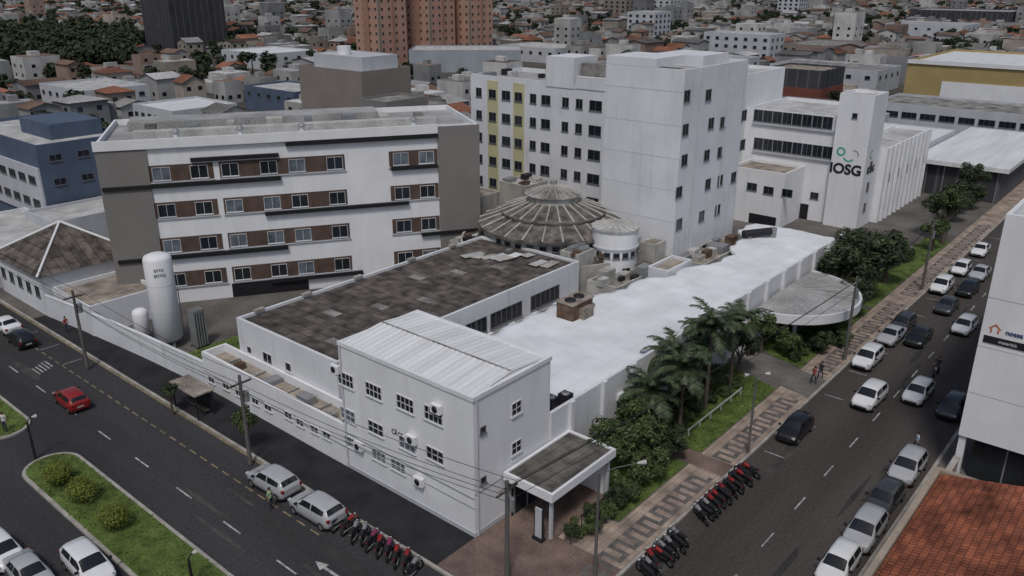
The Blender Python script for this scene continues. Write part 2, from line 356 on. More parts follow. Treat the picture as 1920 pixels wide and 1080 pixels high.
while b < 110: strip(g, -6.32, -6.2, b, b+.9); b += 1.5
strip(g, -3.95, -3.78, 10, 110)
g.struct('parking_line', M['ypaint'], 'worn yellowish dotted parking line along the avenue', 'road marking')
# ------------------------------------------------------------------ corner building (three storeys)
sb = thing('corner_building', 'white three-storey corner building with white sheet metal roof', 'building', (3.8, 6.4, 0))
def f(mb): shell(mb, rect(0, 7.6, 0, 12.8), 0, 10.2, .35, .2)
part(sb, 'wall', 'white_clean', f)
rf = MB(); ny = 96
for (xa, za, xb, zb) in ((.2, 10.0, 3.9, 10.42), (3.9, 10.42, 7.4, 10.1)):
    vs = []; fs = []
    for i in range(ny+1):
        y = .2+12.4*i/ny; dz = (.04, .04, 0, 0)[i % 4]; vs += [(xa,y,za+dz),(xb,y,zb+dz)]
    fs = [(2*i, 2*i+1, 2*i+3, 2*i+2) for i in range(ny)]; rf.add(vs, fs)
rf.add([(.2,.2,9.9),(7.4,.2,9.9),(7.4,.2,10.1),(3.9,.2,10.42),(.2,.2,9.98)], [(0,1,2,3,4)]); rf.add([(.2,12.6,9.9),(7.4,12.6,9.9),(7.4,12.6,10.1),(3.9,12.6,10.42),(.2,12.6,9.98)], [(4,3,2,1,0)])
rfo = rf.build('roof', M['metalroof'], sb)
rc = MB(); rc.box(3.84, 3.96, .25, 12.55, 10.44, 10.475); link('ridge_cap', rc.mesh('ridge_cap', M['dirtyroof'], sb.location), rfo)
FS = Fac((0, 12.8), (0, -1)); FR = Fac((0, 0), (1, 0))
for px, py in ((649,712),(701,733),(760,757),(813,778)): winp(sb, FS, px, py, 1.65, 1.05, 4, 2, 'frame', 'glass')
for px, py in ((653,778),(705,803),(764,833),(816,853)): winp(sb, FS, px, py, 1.6, .95, 3, 2, 'frame', 'glass_pale' if px in (653, 764) else 'glass')
for px, py in ((656,828),(711,855),(747,874)): winp(sb, FS, px, py, 1.45, .85, 3, 2, 'frame', 'glass_pale')
for px, py in ((968,765),(968,838)): winp(sb, FR, px, py, 1.0, .95, 2, 2)
for px, py in ((905,806),(906,900)): winp(sb, FR, px, py, .5, .5, 1, 1, 'gframe')
part(sb, 'cornice', 'white_plain', lambda mb: (mb.box(-.08, 7.68, -.08, 0, 9.95, 10.24), mb.box(-.08, 0, 0, 12.8, 9.95, 10.24)))
for (z0, z1) in ((2.95,3.05),(2.25,2.32)): part(sb, 'wall_band', 'logogrey', lambda mb: mb.box(-.025, .0, .0, 12.8, z0, z1))
part(sb, 'wall_band', 'logogrey', lambda mb: mb.box(0, 7.6, -.025, 0, 3.25, 3.33))
part(sb, 'plinth', 'palewall', lambda mb: (mb.box(-.04, .0, .0, 12.8, 0, .45), mb.box(-.04, 7.6, -.04, 0, 0, .45)))
part(sb, 'downpipe', 'palewall', lambda mb: mb.cyl((-.07, 12.55, .2), (-.07, 12.55, 9.9), .06)); part(sb, 'downpipe', 'palewall', lambda mb: mb.cyl((.25, -.08, .2), (.25, -.08, 9.9), .06))
t0, h0 = FS.th(744, 812)
def emblem(mb):
    for (dt, dh, r0, r1, a0, a1) in ((-.3,0,.21,.13,0,360),(.3,-.03,.20,.12,0,360)):
        n = 18; vs = []
        for i in range(n+1):
            t = math.radians(a0+(a1-a0)*i/n)
            for r in (r0, r1): vs.append(FS.pt(t0+dt+r*math.cos(t), h0+dh+r*math.sin(t), .02))
        mb.add(vs, [(2*i, 2*i+1, 2*i+3, 2*i+2) for i in range(n)])
    FS.box(mb, t0-.08, t0-.01, h0-.2, h0+.3, .005, .02); FS.box(mb, t0+.5, t0+.57, h0-.24, h0+.2, .005, .02)
part(sb, 'wall_emblem', 'ink', emblem)
AC = MB(); AC.box(-.42, .42, -.36, -.04, -.3, .3); ACb = AC.mesh('ac_body', M['white_plain'])
AC = MB(); AC.lathe(0, 0, [(.24,0),(.24,.02),(.02,.03)], 16); acf = AC.mesh('ac_fan', M['darkmetal'])
for v in acf.vertices: v.co = (v.co.x, -.362-v.co.z, v.co.y)
AC = MB(); AC.box(-.34, -.28, -.38, 0, -.36, -.30); AC.box(.28, .34, -.38, 0, -.36, -.30); ACk = AC.mesh('ac_bracket', M['darkmetal'])
def aircon(fac, t, h, label, group=None, o=0):
    r = thing('air_conditioner', label, 'air conditioner', fac.pt(t, h, o), fac.rz, group)
    link('casing', ACb, r); link('fan_grille', acf, r); link('bracket', ACk, r)
for (px, py), lb in zip(((676,834),(789,900),(632,690),(822,764),(775,822)), ('beside the lower windows', 'low near the corner', 'at the upper left edge', 'above the last upper window', 'between the emblem and a middle window')):
    t, h = FS.th(px, py); aircon(FS, t, h, 'white air conditioner on the corner building street wall, '+lb)
# ------------------------------------------------------------------ low strip building and boundary walls along the avenue
lb = block('low_front_annex', 'low white annex with stained flat roof and row of small windows along the avenue', 'building', rect(-.05, 2.3, 12.82, 32), 3.6, 'white_clean', 'tanroof', .7)
FL = Fac((-.05, 32), (0, -1))
for px, py in ((397,712),(424,724),(448,737),(479,752),(503,764),(541,779),(563,792),(590,805),(613,816)):
    t, h = FL.th(px, py); win(lb, FL, t, min(h, 2.75), .95, .6, 2, 1, 'frame', 'glass')
part(lb, 'wall_band', 'logogrey', lambda mb: mb.box(-.075, -.05, 12.82, 32, 1.75, 1.84))
for q in ((.6,1.5,18,19.4,3.5),(.5,1.9,23,24,3.3),(.7,1.4,27.5,28.3,3.4),(.5,1.2,15,15.9,3.3)): part(lb, 'roof_box', R.choice(['rust','white_dirty','greymetal']), lambda mb: mb.box(q[0], q[1], q[2], q[3], 2.9, q[4]))
for q in (14, 17, 21, 25.5, 29.5): part(lb, 'roof_pipe', 'greymetal', lambda mb: mb.cyl((.3,q,3.0), (2.0,q+R.uniform(-.5,.5),3.0), .06))
bwall = MB()
wl = [(-.05,32.02),(-.6,42),(-1.4,52),(-2.2,59.5)]
for (x0, y0), (x1, y1) in zip(wl, wl[1:]):
    F_ = Fac((x1, y1), (x0-x1, y0-y1)); L_ = math.hypot(x1-x0, y1-y0); F_.box(bwall, 0, L_, 0, 2.5, -.22, 0)
    F_.box(bwall, 0, L_, 2.5, 2.58, -.26, .04)
bo = bwall.top('boundary_wall', M['white'], 'long low white boundary wall along the avenue in front of the tank', 'wall')
# ------------------------------------------------------------------ brown roofed ward
br = block('ward_building', 'long low ward with weathered dark brown sheet roof', 'building', rect(2.35, 33.4, 16.3, 29.8), 6.6, 'white', 'brownroof', .25)
FB = Fac((2.35, 29.8), (0, -1)); FBR = Fac((2.35, 16.3), (1, 0))
winp(br, FB, 468, 656, .7, .7, 1, 1); winp(br, FB, 541, 688, .8, .8, 1, 1); winp(br, FB, 503, 681, 1.3, 1.9, 2, 2, 'frame', 'glass')
for px in (872, 893, 925, 948, 970, 1010, 1030, 1050):
    t, h = FBR.th(px, 0); win(br, FBR, t, 4.3, 1.5, 1.5, 2, 1, 'gframe', 'glass')
for i, t in enumerate((13.5, 17, 20.2, 23.6, 27)): aircon(FBR, t, 3.0, 'white air conditioner on the courtyard wall of the brown roofed ward', 'air conditioners along the ward courtyard wall')
for x in (4, 9, 15, 22, 28): part(br, 'roof_sheet_edge', 'kerb', lambda mb: mb.box(x, x+.9, 29.3, 29.75, 6.61, 6.85))
for i in range(9):
    x = R.uniform(27.5, 32.2); y = R.uniform(18, 28); w_ = R.uniform(.5, 1.3); T = Matrix.Translation((x, y, 6.42+i*.02)) @ Matrix.Rotation(R.uniform(-.4, .4), 4, 'Z')
    part(br, 'loose_sheet', R.choice(['lightroof','white_plain','white_dirty']), lambda mb: mb.box(-w_, w_, -.5, .5, 0, .05, 0, T))
for i in range(7): part(br, 'skylight_sheet', 'dirtyroof', lambda mb: mb.box(4.5+i*3.7, 5.4+i*3.7, 19+(i*5 % 7), 20.6+(i*5 % 7), 6.355, 6.39))
cy_ = block('courtyard_roof', 'dark low roof in the gap between ward and white membrane roof', 'building', rect(7.7, 33.2, 12.9, 16.25), 3.2, 'white_dirty', 'dirtyroof', .2)
# ------------------------------------------------------------------ long wing with white membrane roof
edge = [(7.62,12.6),(25,12.6),(26,11.4),(30,11.4),(31,10.2),(37,10.2),(38.2,8.6),(43,8.6),(44.5,6.9),(50,6.9),(52,8.4),(57,8.6),(58.5,10.6),(63,10.6)]
mpts = [(7.62,.02),(63,.02)]+edge[::-1]
wg = thing('long_wing', 'long single-level wing under a bright white membrane roof', 'building', (35, 6, 0))
part(wg, 'wall', 'white', lambda mb: mb.prism(mpts, 0, 5.0, 0, False))
def eb(a):
    for (x0, y0), (x1, y1) in zip(edge, edge[1:]):
        if a <= x1: return y0+(y1-y0)*(a-x0)/(x1-x0)
    return edge[-1][1]
def mem(mb):
    na_, nb_ = 150, 26; vs = []
    for i in range(na_+1):
        a = 7.66+(62.9-7.66)*i/na_; e = eb(a)+(.1+.38*abs(math.sin(a*.95)) if a > 14 else .05)
        for j in range(nb_+1):
            u = j/nb_; b_ = .13+(e-.13)*u
            z = 5.2+.16*noise.noise(Vector((a*.28, b_*.35, 0)))+.07*noise.noise(Vector((a*.9, b_*1.1, 5)))+(.05*abs(math.sin(a*.95)) if u > .8 else 0)
            vs.append((a, b_, z))
        vs.append((a, e+.02, 4.8))
    k = nb_+2; mb.add(vs, [(i*k+j, (i+1)*k+j, (i+1)*k+j+1, i*k+j+1) for i in range(na_) for j in range(nb_+1)], 0, True)
part(wg, 'roof', 'membrane', mem)
part(wg, 'parapet', 'white', lambda mb: mb.box(7.64, 63.02, -.14, .12, 0, 5.95))
for i in range(14): part(wg, 'pilaster', 'white', lambda mb, x=9.6+i*4.0: mb.box(x, x+.45, -.42, -.14, 0, 6.05))
FW_ = Fac((7.6, -.14), (1, 0))
for px, py in ((1195,725),(1160,755)):
    t, h = FW_.th(px, py); aircon(FW_, t, 3.9, 'white air conditioner on the long street wall, %s of two' % ('right' if px > 1180 else 'left'))
for i, (px, py) in enumerate(((1033,757),(1060,750))):
    x, y = V2(px, py+8, 5.22); r = thing('roof_condenser', 'black roof condenser on the white membrane, %s of two' % ('left', 'right')[i], 'condenser', (x, y, 5.22))
    part(r, 'casing', 'darkmetal', lambda mb: mb.box(x-.4, x+.4, y-.4, y+.4, 5.1, 6.1)); part(r, 'fan', 'greymetal', lambda mb: mb.lathe(x, y, [(.3,6.1),(.3,6.14),(.05,6.16)], 14))
x, y = V2(1080, 590, 5.22)
r = thing('cooling_unit', 'rusty brown cooling unit standing at the edge of the white membrane roof', 'machine', (x, y, 5.22))
part(r, 'casing', 'rust', lambda mb: mb.box(x-1.6, x+1.4, y-.8, y+1.0, 5.1, 6.7)); part(r, 'side_casing', 'tanroof', lambda mb: mb.box(x-.6, x+.9, y-1.3, y-.8, 5.1, 6.2))
part(r, 'lid', 'tanroof', lambda mb: mb.box(x-1.7, x+1.5, y-.9, y+1.1, 6.7, 6.8)); part(r, 'duct', 'greymetal', lambda mb: mb.cyl((x+1.4,y,6), (x+2.6,y,5.3), .3))
for q in (-.8, .5): part(r, 'fan', 'darkmetal', lambda mb: mb.lathe(x+q, y+.1, [(.5,6.8),(.5,6.95),(.1,6.9)], 14))
x, y = V2(1420, 440, 5.6)
r = thing('roof_duct', 'dark rounded duct on the far end of the white membrane roof', 'duct', (x, y, 5.22))
part(r, 'pipe', 'darkmetal', lambda mb: mb.cyl((x-1.2,y+1.2,5.7), (x+1.4,y-1.0,5.9), .45, .45, 14)); part(r, 'elbow', 'greymetal', lambda mb: mb.cyl((x+1.6,y-1.2,5.1), (x+1.6,y-1.2,6.3), .4, .4, 12))
part(r, 'support', 'greymetal', lambda mb: mb.box(x-.9, x-.7, y+.4, y+1.2, 5.1, 5.5))
# ------------------------------------------------------------------ entrance canopy on corner building
ec = thing('entrance_canopy', 'flat entrance canopy with mossy brown roof and white fascia', 'canopy', (6.1, -2, GZ))
part(ec, 'fascia', 'white_clean', lambda mb: shell(mb, rect(2.6, 9.7, -4.15, -.15), 3.2, 3.8, .2, .2))
part(ec, 'roof', 'canopyroof', lambda mb: mb.box(2.8, 9.5, -3.95, -.17, 3.3, 3.68))
for (x, y) in ((2.9,-3.9),(9.2,-3.9)): part(ec, 'column', 'palewall', lambda mb: mb.box(x, x+.2, y, y+.2, GZ, 3.3))
part(ec, 'side_wall', 'white_clean', lambda mb: mb.box(9.2, 9.5, -3.55, -.2, GZ, 3.22))
part(ec, 'glass_door', 'glass', lambda mb: mb.box(3.2, 9.1, -.36, -.3, GZ, 3.1))
for q in range(5): part(ec, 'door_frame', 'greymetal', lambda mb: mb.box(3.4+q*1.35, 3.48+q*1.35, -.42, -.36, GZ, 3.1))
part(ec, 'ramp', 'redpave', lambda mb: mb.box(2.7, 9.15, -4.0, -.44, GZ, GZ+.06))
fe = thing('entrance_fence', 'dark metal fence in front of the entrance canopy', 'fence', (4, -5, GZ))
for q in range(10): part(fe, 'picket', 'darkmetal', lambda mb: mb.box(4.6+q*.5, 4.65+q*.5, -5.05, -5.0, GZ, 1.6))
part(fe, 'rail', 'darkmetal', lambda mb: mb.box(4.5, 9.3, -5.06, -4.99, 1.6, 1.67))
x, y = V2(1010, 1015)
tot = thing('totem_sign', 'narrow pale totem panel with dark edges standing by the entrance canopy', 'sign', (x, y, GZ))
part(tot, 'panel', 'palewall', lambda mb: mb.box(x-.06, x+.06, y-.28, y+.28, .35, 2.5)); part(tot, 'base', 'darkmetal', lambda mb: mb.box(x-.2, x+.2, y-.4, y+.4, GZ, .35))
for q in (-.34, .28): part(tot, 'edge_frame', 'darkmetal', lambda mb: mb.box(x-.08, x+.08, y+q, y+q+.06, .35, 2.55))
cc = thing('curved_canopy', 'half-round grey entrance canopy with white edge on the long wing', 'canopy', (45.8, -.5, GZ))
part(cc, 'roof', 'midroof', lambda mb: mb.lathe(45.8, -.45, [(7.1,4.0),(4,4.12),(.05,4.22)], 28, 0, True, math.pi, 2*math.pi))
part(cc, 'fascia', 'white', lambda mb: mb.lathe(45.8, -.45, [(6.9,3.25),(7.35,3.25),(7.35,4.15),(7.1,4.15),(7.1,3.95)], 28, 0, False, math.pi, 2*math.pi))
part(cc, 'soffit', 'greybay', lambda mb: mb.lathe(45.8, -.45, [(6.9,3.27),(.05,3.27)], 28, 0, True, math.pi, 2*math.pi))
for an in (215, 325): part(cc, 'column', 'palewall', lambda mb: mb.cyl((45.8+5.6*math.cos(math.radians(an)), -.45+5.6*math.sin(math.radians(an)), GZ), (45.8+5.6*math.cos(math.radians(an)), -.45+5.6*math.sin(math.radians(an)), 3.3), .2))
for an in range(190, 360, 17): part(cc, 'roof_rib', 'lightroof', lambda mb: mb.tube([(45.8+q*math.cos(math.radians(an)), -.45+q*math.sin(math.radians(an)), 4.22-.2*q/7) for q in (.4, 7)], .035))
part(cc, 'door_glass', 'glass', lambda mb: mb.box(42, 49.5, -.52, -.45, GZ, 3.2))
# ------------------------------------------------------------------ five-storey block
P0 = Vector((4.1, 55.5)); d5 = Vector((.847, -.533)).normalized(); i5 = Vector((-d5.y, d5.x)); L5 = 39.8
F5 = Fac(P0, d5); H5 = 18.1
pts5 = [P0, P0+d5*L5, P0+d5*L5+i5*15, P0+i5*15]
b5 = block('five_storey_block', 'white five-storey block with brown window bands, black bars and grey end bays', 'building', [(p.x, p.y) for p in pts5], H5, 'white_clean', 'midroof', .6)
tl = F5.th(272, 275)[0]; tr = F5.th(820, 260)[0]
Fa = Fac(P0+i5*15, -i5); Fb = Fac(P0+d5*L5, i5)
part(b5, 'grey_cladding', 'greybay', lambda mb: (F5.box(mb, -.2, tl, 0, H5-.9, .0, .22), Fa.box(mb, .0, 14.98, 0, H5-.9, .0, .2)))
part(b5, 'grey_cladding', 'greybay', lambda mb: (F5.box(mb, tr, L5+.2, 0, H5-.15, .0, .22), Fb.box(mb, .02, 15, 0, H5-.15, .0, .2)))
part(b5, 'roof_edge', 'white_plain', lambda mb: F5.box(mb, -.3, tr, H5-.85, H5+.12, .0, .35))
rows = (14.6, 10.65, 6.75, 2.85)
tb = [(F5.th(276,322)[0], F5.th(400,318)[0]), (F5.th(411,316)[0], F5.th(646,298)[0]), (F5.th(729,294)[0], F5.th(820,288)[0])]
wb = [[F5.th(302,322)[0], F5.th(373,318)[0]], [F5.th(431,315)[0], F5.th(503,308)[0], F5.th(556,304)[0], F5.th(627,299)[0]], [F5.th(751,293)[0], F5.th(799,290)[0]]]
for hr in rows:
    for (q0, q1), ws in zip(tb, wb):
        part(b5, 'brown_panel', 'brownpanel', lambda mb: F5.box(mb, q0, q1, hr-.9, hr+.85, .0, .05))
        part(b5, 'band_ledge', 'palewall', lambda mb: F5.box(mb, q0-.1, q1+.1, hr-1.02, hr-.9, .0, .16))
        for t in ws: win(b5, F5, t, hr-.05, 1.75, 1.4, 2, 1, R.choice(['frame','palewall']), R.choice(['glass','glass','glass_pale']), .05)
for x0, y0, x1, y1 in ((535,271,820,253),(357,299,522,290),(192,352,527,336),(733,317,820,309),(497,401,766,378),(222,490,540,463),(508,527,680,508),(790,438,895,430)):
    t0, h0 = F5.th(x0, y0); t1, h1 = F5.th(x1, y1); hm = (h0+h1)/2
    part(b5, 'black_bar', 'blackbar', lambda mb: F5.box(mb, t0, t1, hm-.2, hm+.2, .0, .4))
q0 = F5.th(438,560)[0]; q1 = F5.th(580,545)[0]
part(b5, 'garage_opening_shade', 'blackbar', lambda mb: F5.box(mb, q0, q1, 0, 1.7, .0, .06))  # flat black panel, its colour stands in for shade inside the opening
Ti5 = Matrix.Translation((P0.x, P0.y, 0)) @ Matrix.Rotation(F5.rz, 4, 'Z')
part(b5, 'roof_plinth', 'lightroof', lambda mb: mb.box(3, 36, 4.5, 6.0, H5-.6, H5+.1, 0, Ti5)); part(b5, 'roof_plinth', 'midroof', lambda mb: mb.box(2, 30, 9.5, 14, H5-.6, H5+.35, 0, Ti5))
for i in range(8): part(b5, 'roof_duct', R.choice(['greymetal','white_dirty','dirtyroof']), lambda mb, x=4+i*4.3: mb.box(x, x+R.uniform(.7,2), 7+R.uniform(-.5,.8), 8.6, H5-.6, H5+R.uniform(.1,.6), 0, Ti5))
for i, t in enumerate((7.5, 14, 20.5, 33)):
    p = Ti5 @ Vector((t, 2.6, H5-.6)); rr = thing('roof_ventilator', 'small white ventilator on the roof of the five-storey block', 'ventilator', p, 0, 'ventilators on the five-storey roof')
    part(rr, 'stack', 'white_plain', lambda mb: mb.cyl(p, p+Vector((0,0,.9)), .3, .3, 12)); part(rr, 'cowl', 'greymetal', lambda mb: mb.cyl(p+Vector((0,0,.9)), p+Vector((0,0,1.25)), .5, .15, 12))
# ------------------------------------------------------------------ tall hospital block
tb_ = block('tall_block', 'tall plain white hospital block with small dark windows', 'building', rect(46, 60.6, 12.7, 22.5), 24.8, 'white', 'lightroof', .6)
FT = Fac((46, 12.7), (1, 0)); FTL = Fac((46, 22.5), (0, -1))
for px, py in ((1288,180),(1328,178),(1285,243),(1333,231),(1355,229),(1395,216),(1283,300),(1325,291),(1350,285),(1392,271),(1273,360),(1327,345),(1350,338),(1375,332),(1273,420),(1315,405),(1345,393)): winp(tb_, FT, px, py, 1.25, 1.2, 2, 1, 'gframe', 'glass')
part(tb_, 'roof_block', 'white', lambda mb: mb.box(46.02, 52, 16.2, 22.48, 24.82, 25.7)); part(tb_, 'roof_box', 'white', lambda mb: mb.box(54, 60, 15, 21, 24.25, 25.5))
for z in (8.5, 12, 15.5, 19, 22.5): part(tb_, 'wall_groove', 'palewall', lambda mb: mb.box(45.985, 46, 12.7, 22.5, z, z+.05))
for q in (49.4, 55.8): part(tb_, 'downpipe', 'palewall', lambda mb: mb.cyl((q,12.63,5.2), (q,12.63,24.7), .07))
rb_ = block('rear_block', 'white block rising behind the ribbon window building', 'building', rect(66.2, 99, 24.3, 36), 20.2, 'white_clean', 'lightroof', .5)
part(rb_, 'roof_room', 'white', lambda mb: mb.box(68, 78, 25, 34, 19.8, 22.0))
# yellow striped wing
yw = block('yellow_striped_wing', 'white ward wing with pale yellow vertical stripes and window columns', 'building', rect(54.6, 66, 22.52, 51), 21, 'white', 'midroof', .6)
FY = Fac((54.6, 51), (0, -1))
for px in (924, 973):
    t, h = FY.th(px, 165)
    part(yw, 'yellow_stripe', 'yellow', lambda mb: FY.box(mb, t-.95, t+.95, 2, 20.4, .0, .08))
    for hr in (18.6, 15.5, 12.4, 9.3, 6.2): win(yw, FY, t, hr, 1.3, 1.2, 2, 1, 'gframe', 'glass', .08)
for px in (898, 949, 1000, 1024, 1061, 1087):
    t, h = FY.th(px, 170)
    for hr in (18.6, 15.5, 12.4, 9.3, 6.2): win(yw, FY, t, hr, 1.5 if px in (949, 1024) else 1.05, 1.25, 2, 1, 'gframe')
t, h = FY.th(1117, 200)
for hr in (18.6, 15.5, 12.4, 9.3, 6.2): win(yw, FY, t, hr, 1.9, 1.3, 2, 1, 'gframe')
ta = FY.th(1025,110)[0]; tb2 = FY.th(1078,112)[0]
part(yw, 'stair_tower', 'white', lambda mb: FY.box(mb, ta, tb2, 20.4, 24.2, -5, .1)); part(yw, 'lift_house', 'dirtyroof', lambda mb: FY.box(mb, tb2+.3, 28, 20.4, 23.5, -6, -1))
part(yw, 'service_block', 'white', lambda mb: FY.box(mb, tb2+.2, 28.3, 20.5, 22.0, -.6, .1))
# ------------------------------------------------------------------ round building
rd = thing('round_building', 'round low building with tiered ribbed weathered roof and central lantern', 'building', (41, 26, 0))
RC = (41.0, 25.6)
part(rd, 'outer_wall', 'white_dirty', lambda mb: mb.lathe(*RC, [(10.7,0),(10.7,5.5),(10.45,5.5),(10.45,4.9)], 48, 0, False))
part(rd, 'lower_roof', 'darkring', lambda mb: mb.lathe(*RC, [(10.45,5.1),(8.1,5.9)], 48))
part(rd, 'drum_wall', 'white_dirty', lambda mb: mb.lathe(*RC, [(8.0,5.5),(8.0,7.5)], 48))
part(rd, 'cone_roof', 'domeroof', lambda mb: mb.lathe(*RC, [(8.6,7.25),(8.6,7.5),(5.7,8.55)], 48, 0, False))
part(rd, 'tier_wall', 'white_dirty', lambda mb: mb.lathe(*RC, [(5.75,8.4),(5.75,8.85)], 48))
part(rd, 'upper_cone_roof', 'domeroof', lambda mb: mb.lathe(*RC, [(6.0,8.75),(6.0,8.88),(2.8,10.0)], 48, 0, False))
for k in range(24):
    an = 2*math.pi*k/24; c, s = math.cos(an), math.sin(an)
    part(rd, 'roof_rib', 'white_dirty', lambda mb: (mb.tube([(RC[0]+q*c, RC[1]+q*s, 7.53+(8.6-q)*.362) for q in (8.6, 5.75)], .11), mb.tube([(RC[0]+q*c, RC[1]+q*s, 8.91+(6.0-q)*.35) for q in (6.0, 2.8)], .10)))
for k in range(22):
    an = R.uniform(2.4, 6.2); q = R.uniform(8.7, 10.0); w_ = R.uniform(.25, .6); part(rd, 'ledge_unit', R.choice(['white_dirty','greymetal','rust','lightroof']), lambda mb: mb.box(RC[0]+q*math.cos(an)-w_, RC[0]+q*math.cos(an)+w_, RC[1]+q*math.sin(an)-.3, RC[1]+q*math.sin(an)+.3, 5.1, 5.9+R.uniform(0,.6)))
ln = part(rd, 'lantern', 'white_dirty', lambda mb: mb.lathe(*RC, [(2.9,9.8),(2.9,10.7),(3.2,10.75)], 24, 0, False))
lc = MB(); lc.lathe(*RC, [(3.25,10.75),(.4,11.7),(.4,12.2),(.02,12.3)], 24, 0, False); link('lantern_cap', lc.mesh('lantern_cap', M['dirtyroof'], rd.location), ln)
for k in range(16):
    an = 2*math.pi*k/16; q = MB(); q.tube([(RC[0]+r_*math.cos(an), RC[1]+r_*math.sin(an), 10.78+(3.25-r_)*.335) for r_ in (3.25, .4)], .07); link('lantern_rib', q.mesh('lantern_rib', M['white_dirty'], rd.location), ln)
for an in range(170, 300, 10):
    c = math.cos(math.radians(an)); s = math.sin(math.radians(an)); Fq = Fac((RC[0]+8.02*c, RC[1]+8.02*s), (-s, c)); win(rd, Fq, 0, 6.6, .8, .6, 1, 1, 'gframe')
tu = thing('round_turret', 'small round white turret with pale low segmented cap beside the round building', 'turret', (40, 16.4, 0))
part(tu, 'wall', 'white_clean', lambda mb: mb.lathe(40, 16.4, [(2.45,0),(2.45,8.85)], 40)); part(tu, 'roof', 'lightroof', lambda mb: mb.lathe(40, 16.4, [(2.62,8.7),(2.62,8.9),(.05,9.4)], 16, 0, False))
part(tu, 'wall_band', 'palewall', lambda mb: mb.lathe(40, 16.4, [(2.44,6.75),(2.56,6.77),(2.56,6.95),(2.44,6.97)], 40, 0, False))
for k in range(16):
    an = 2*math.pi*k/16; part(tu, 'roof_rib', 'white_dirty', lambda mb: mb.tube([(40+q*math.cos(an), 16.4+q*math.sin(an), 8.92+(2.6-q)*.195) for q in (2.6, .1)], .05))
for an in range(172, 312, 23):
    c = math.cos(math.radians(an)); s = math.sin(math.radians(an)); win(tu, Fac((40+2.46*c, 16.4+2.46*s), (-s, c)), 0, 6.25, .7, .6, 1, 1, 'gframe')
for nm, lab, pts, h, w_, r_ in (
    ('low_annex', 'dirty low flat-roofed annex beside the round turret', rect(33.6, 45.9, 11.7, 15.4), 4.7, 'white_dirty', 'dirtyroof'),
    ('low_annex', 'dirty low annex squeezed between tall block and white roof', rect(46.1, 56.4, 8.8, 12.6), 4.5, 'white_dirty', 'tanroof'),
    ('low_annex', 'low stained annex behind the round building', rect(48.5, 54.4, 22.8, 44), 5.4, 'white_dirty', 'dirtyroof'),
    ('plant_room', 'small white plant room on stained roofs behind the round building', rect(47.5, 52, 35, 39.5), 8.8, 'white_dirty', 'lightroof'),
    ('plant_room', 'stained tan plant room left of the small white plant room', rect(44.5, 48.2, 40, 43.5), 7.2, 'white_dirty', 'tanroof'),
    ('stair_house', 'small dirty stair house next to the drum by the ward roof end', rect(34.2, 37.0, 17.0, 19.4), 6.9, 'white_dirty', 'dirtyroof'),
    ('plant_room', 'low dirty plant room wedged between round building and tall block', rect(43.5, 45.8, 13.5, 15.4), 6.4, 'white_dirty', 'tanroof'),
    ('low_annex', 'low stained annex between round building and five-storey block', rect(33.5, 37, 31.2, 35.0), 5.0, 'white_dirty', 'dirtyroof'),
    ('courtyard_annex', 'small white annex with tan roof near the white membrane edge', rect(39, 44, 9.2, 11.6), 5.6, 'white', 'tanroof')):
    block(nm, lab, 'building', pts, h, w_, r_, .3)
for i in range(84):
    ar = R.choice([(34,45,12,15,4.4),(34,45,12,15,4.4),(47,56,9.2,12.3,4.2),(49,54,24,34,5.1),(34,36.8,31.6,34.5,4.7),(47.8,51.7,35.3,39.2,8.5),(55.5,65,24,50,20.4),(34.5,36.8,17.2,19.2,6.6)])
    x = R.uniform(ar[0], ar[1]); y = R.uniform(ar[2], ar[3]); s = R.uniform(.25, .9)
    r = thing('roof_unit', 'small weathered unit among the clutter on the hospital roofs', 'roof unit', (x, y, ar[4]), 0, 'clutter on the hospital roofs')
    part(r, 'casing', R.choice(['white_dirty','greymetal','rust','lightroof','darkmetal']), lambda mb: mb.box(x-s, x+s, y-s*.6, y+s*.6, ar[4], ar[4]+s*R.uniform(.6,1.4))); part(r, 'pipe', 'greymetal', lambda mb: mb.cyl((x+s,y,ar[4]+.2), (x+s+1,y+.4,ar[4]+.15), .09))
# ------------------------------------------------------------------ signed building with logo tower
io = block('ribbon_window_building', 'white building with two ribbons of dark windows left of the logo tower', 'building', rect(86, 101, 10.3, 24.2), 15.4, 'white_clean', 'lightroof', .5)
FI = Fac((86, 24.2), (0, -1))
for y0_, y1_ in ((217, 230), (270, 285)):
    ta, ha = FI.th(1413, y0_); tb3, hb = FI.th(1562, y1_); hh = (ha+hb)/2
    for i in range(8): win(io, FI, ta+(tb3-ta)*(i+.5)/8, hh, (tb3-ta)/8-.06, 1.7, 2, 1, 'gframe')
    part(io, 'ledge', 'palewall', lambda mb: FI.box(mb, max(.1, ta), 13.8, hh-1.25, hh-1.0, 0, .3))
part(io, 'door', 'blackbar', lambda mb: FI.box(mb, 9.7, 11.2, 0, 2.4, 0, .05)); winp(io, FI, 1527, 367, 1.2, 1.0, 2, 1, 'gframe')
lo = block('link_annex', 'lower white annex with small windows below the ribbon windows', 'building', rect(79, 85.9, 14.2, 22.4), 8.0, 'white_clean', 'tanroof', .4)
FLo = Fac((79, 22.4), (0, -1))
for px, py in ((1410,350),(1441,357),(1476,362)): winp(lo, FLo, px, py, 1.5, 1.1, 2, 1, 'gframe')
part(lo, 'garage_door', 'blackbar', lambda mb: FLo.box(mb, 3.5, 7.6, 0, 1.6, 0, .05))
tw = block('logo_tower', 'slim white tower carrying the green and black logo', 'building', rect(85.0, 90.6, 5.6, 10.28), 18.8, 'white_clean', 'lightroof', .4)
FK = Fac((85.0, 10.28), (0, -1)); FKR = Fac((85.0, 5.6), (1, 0))
winp(tw, FK, 1603, 217, .7, .7, 1, 1, 'gframe')
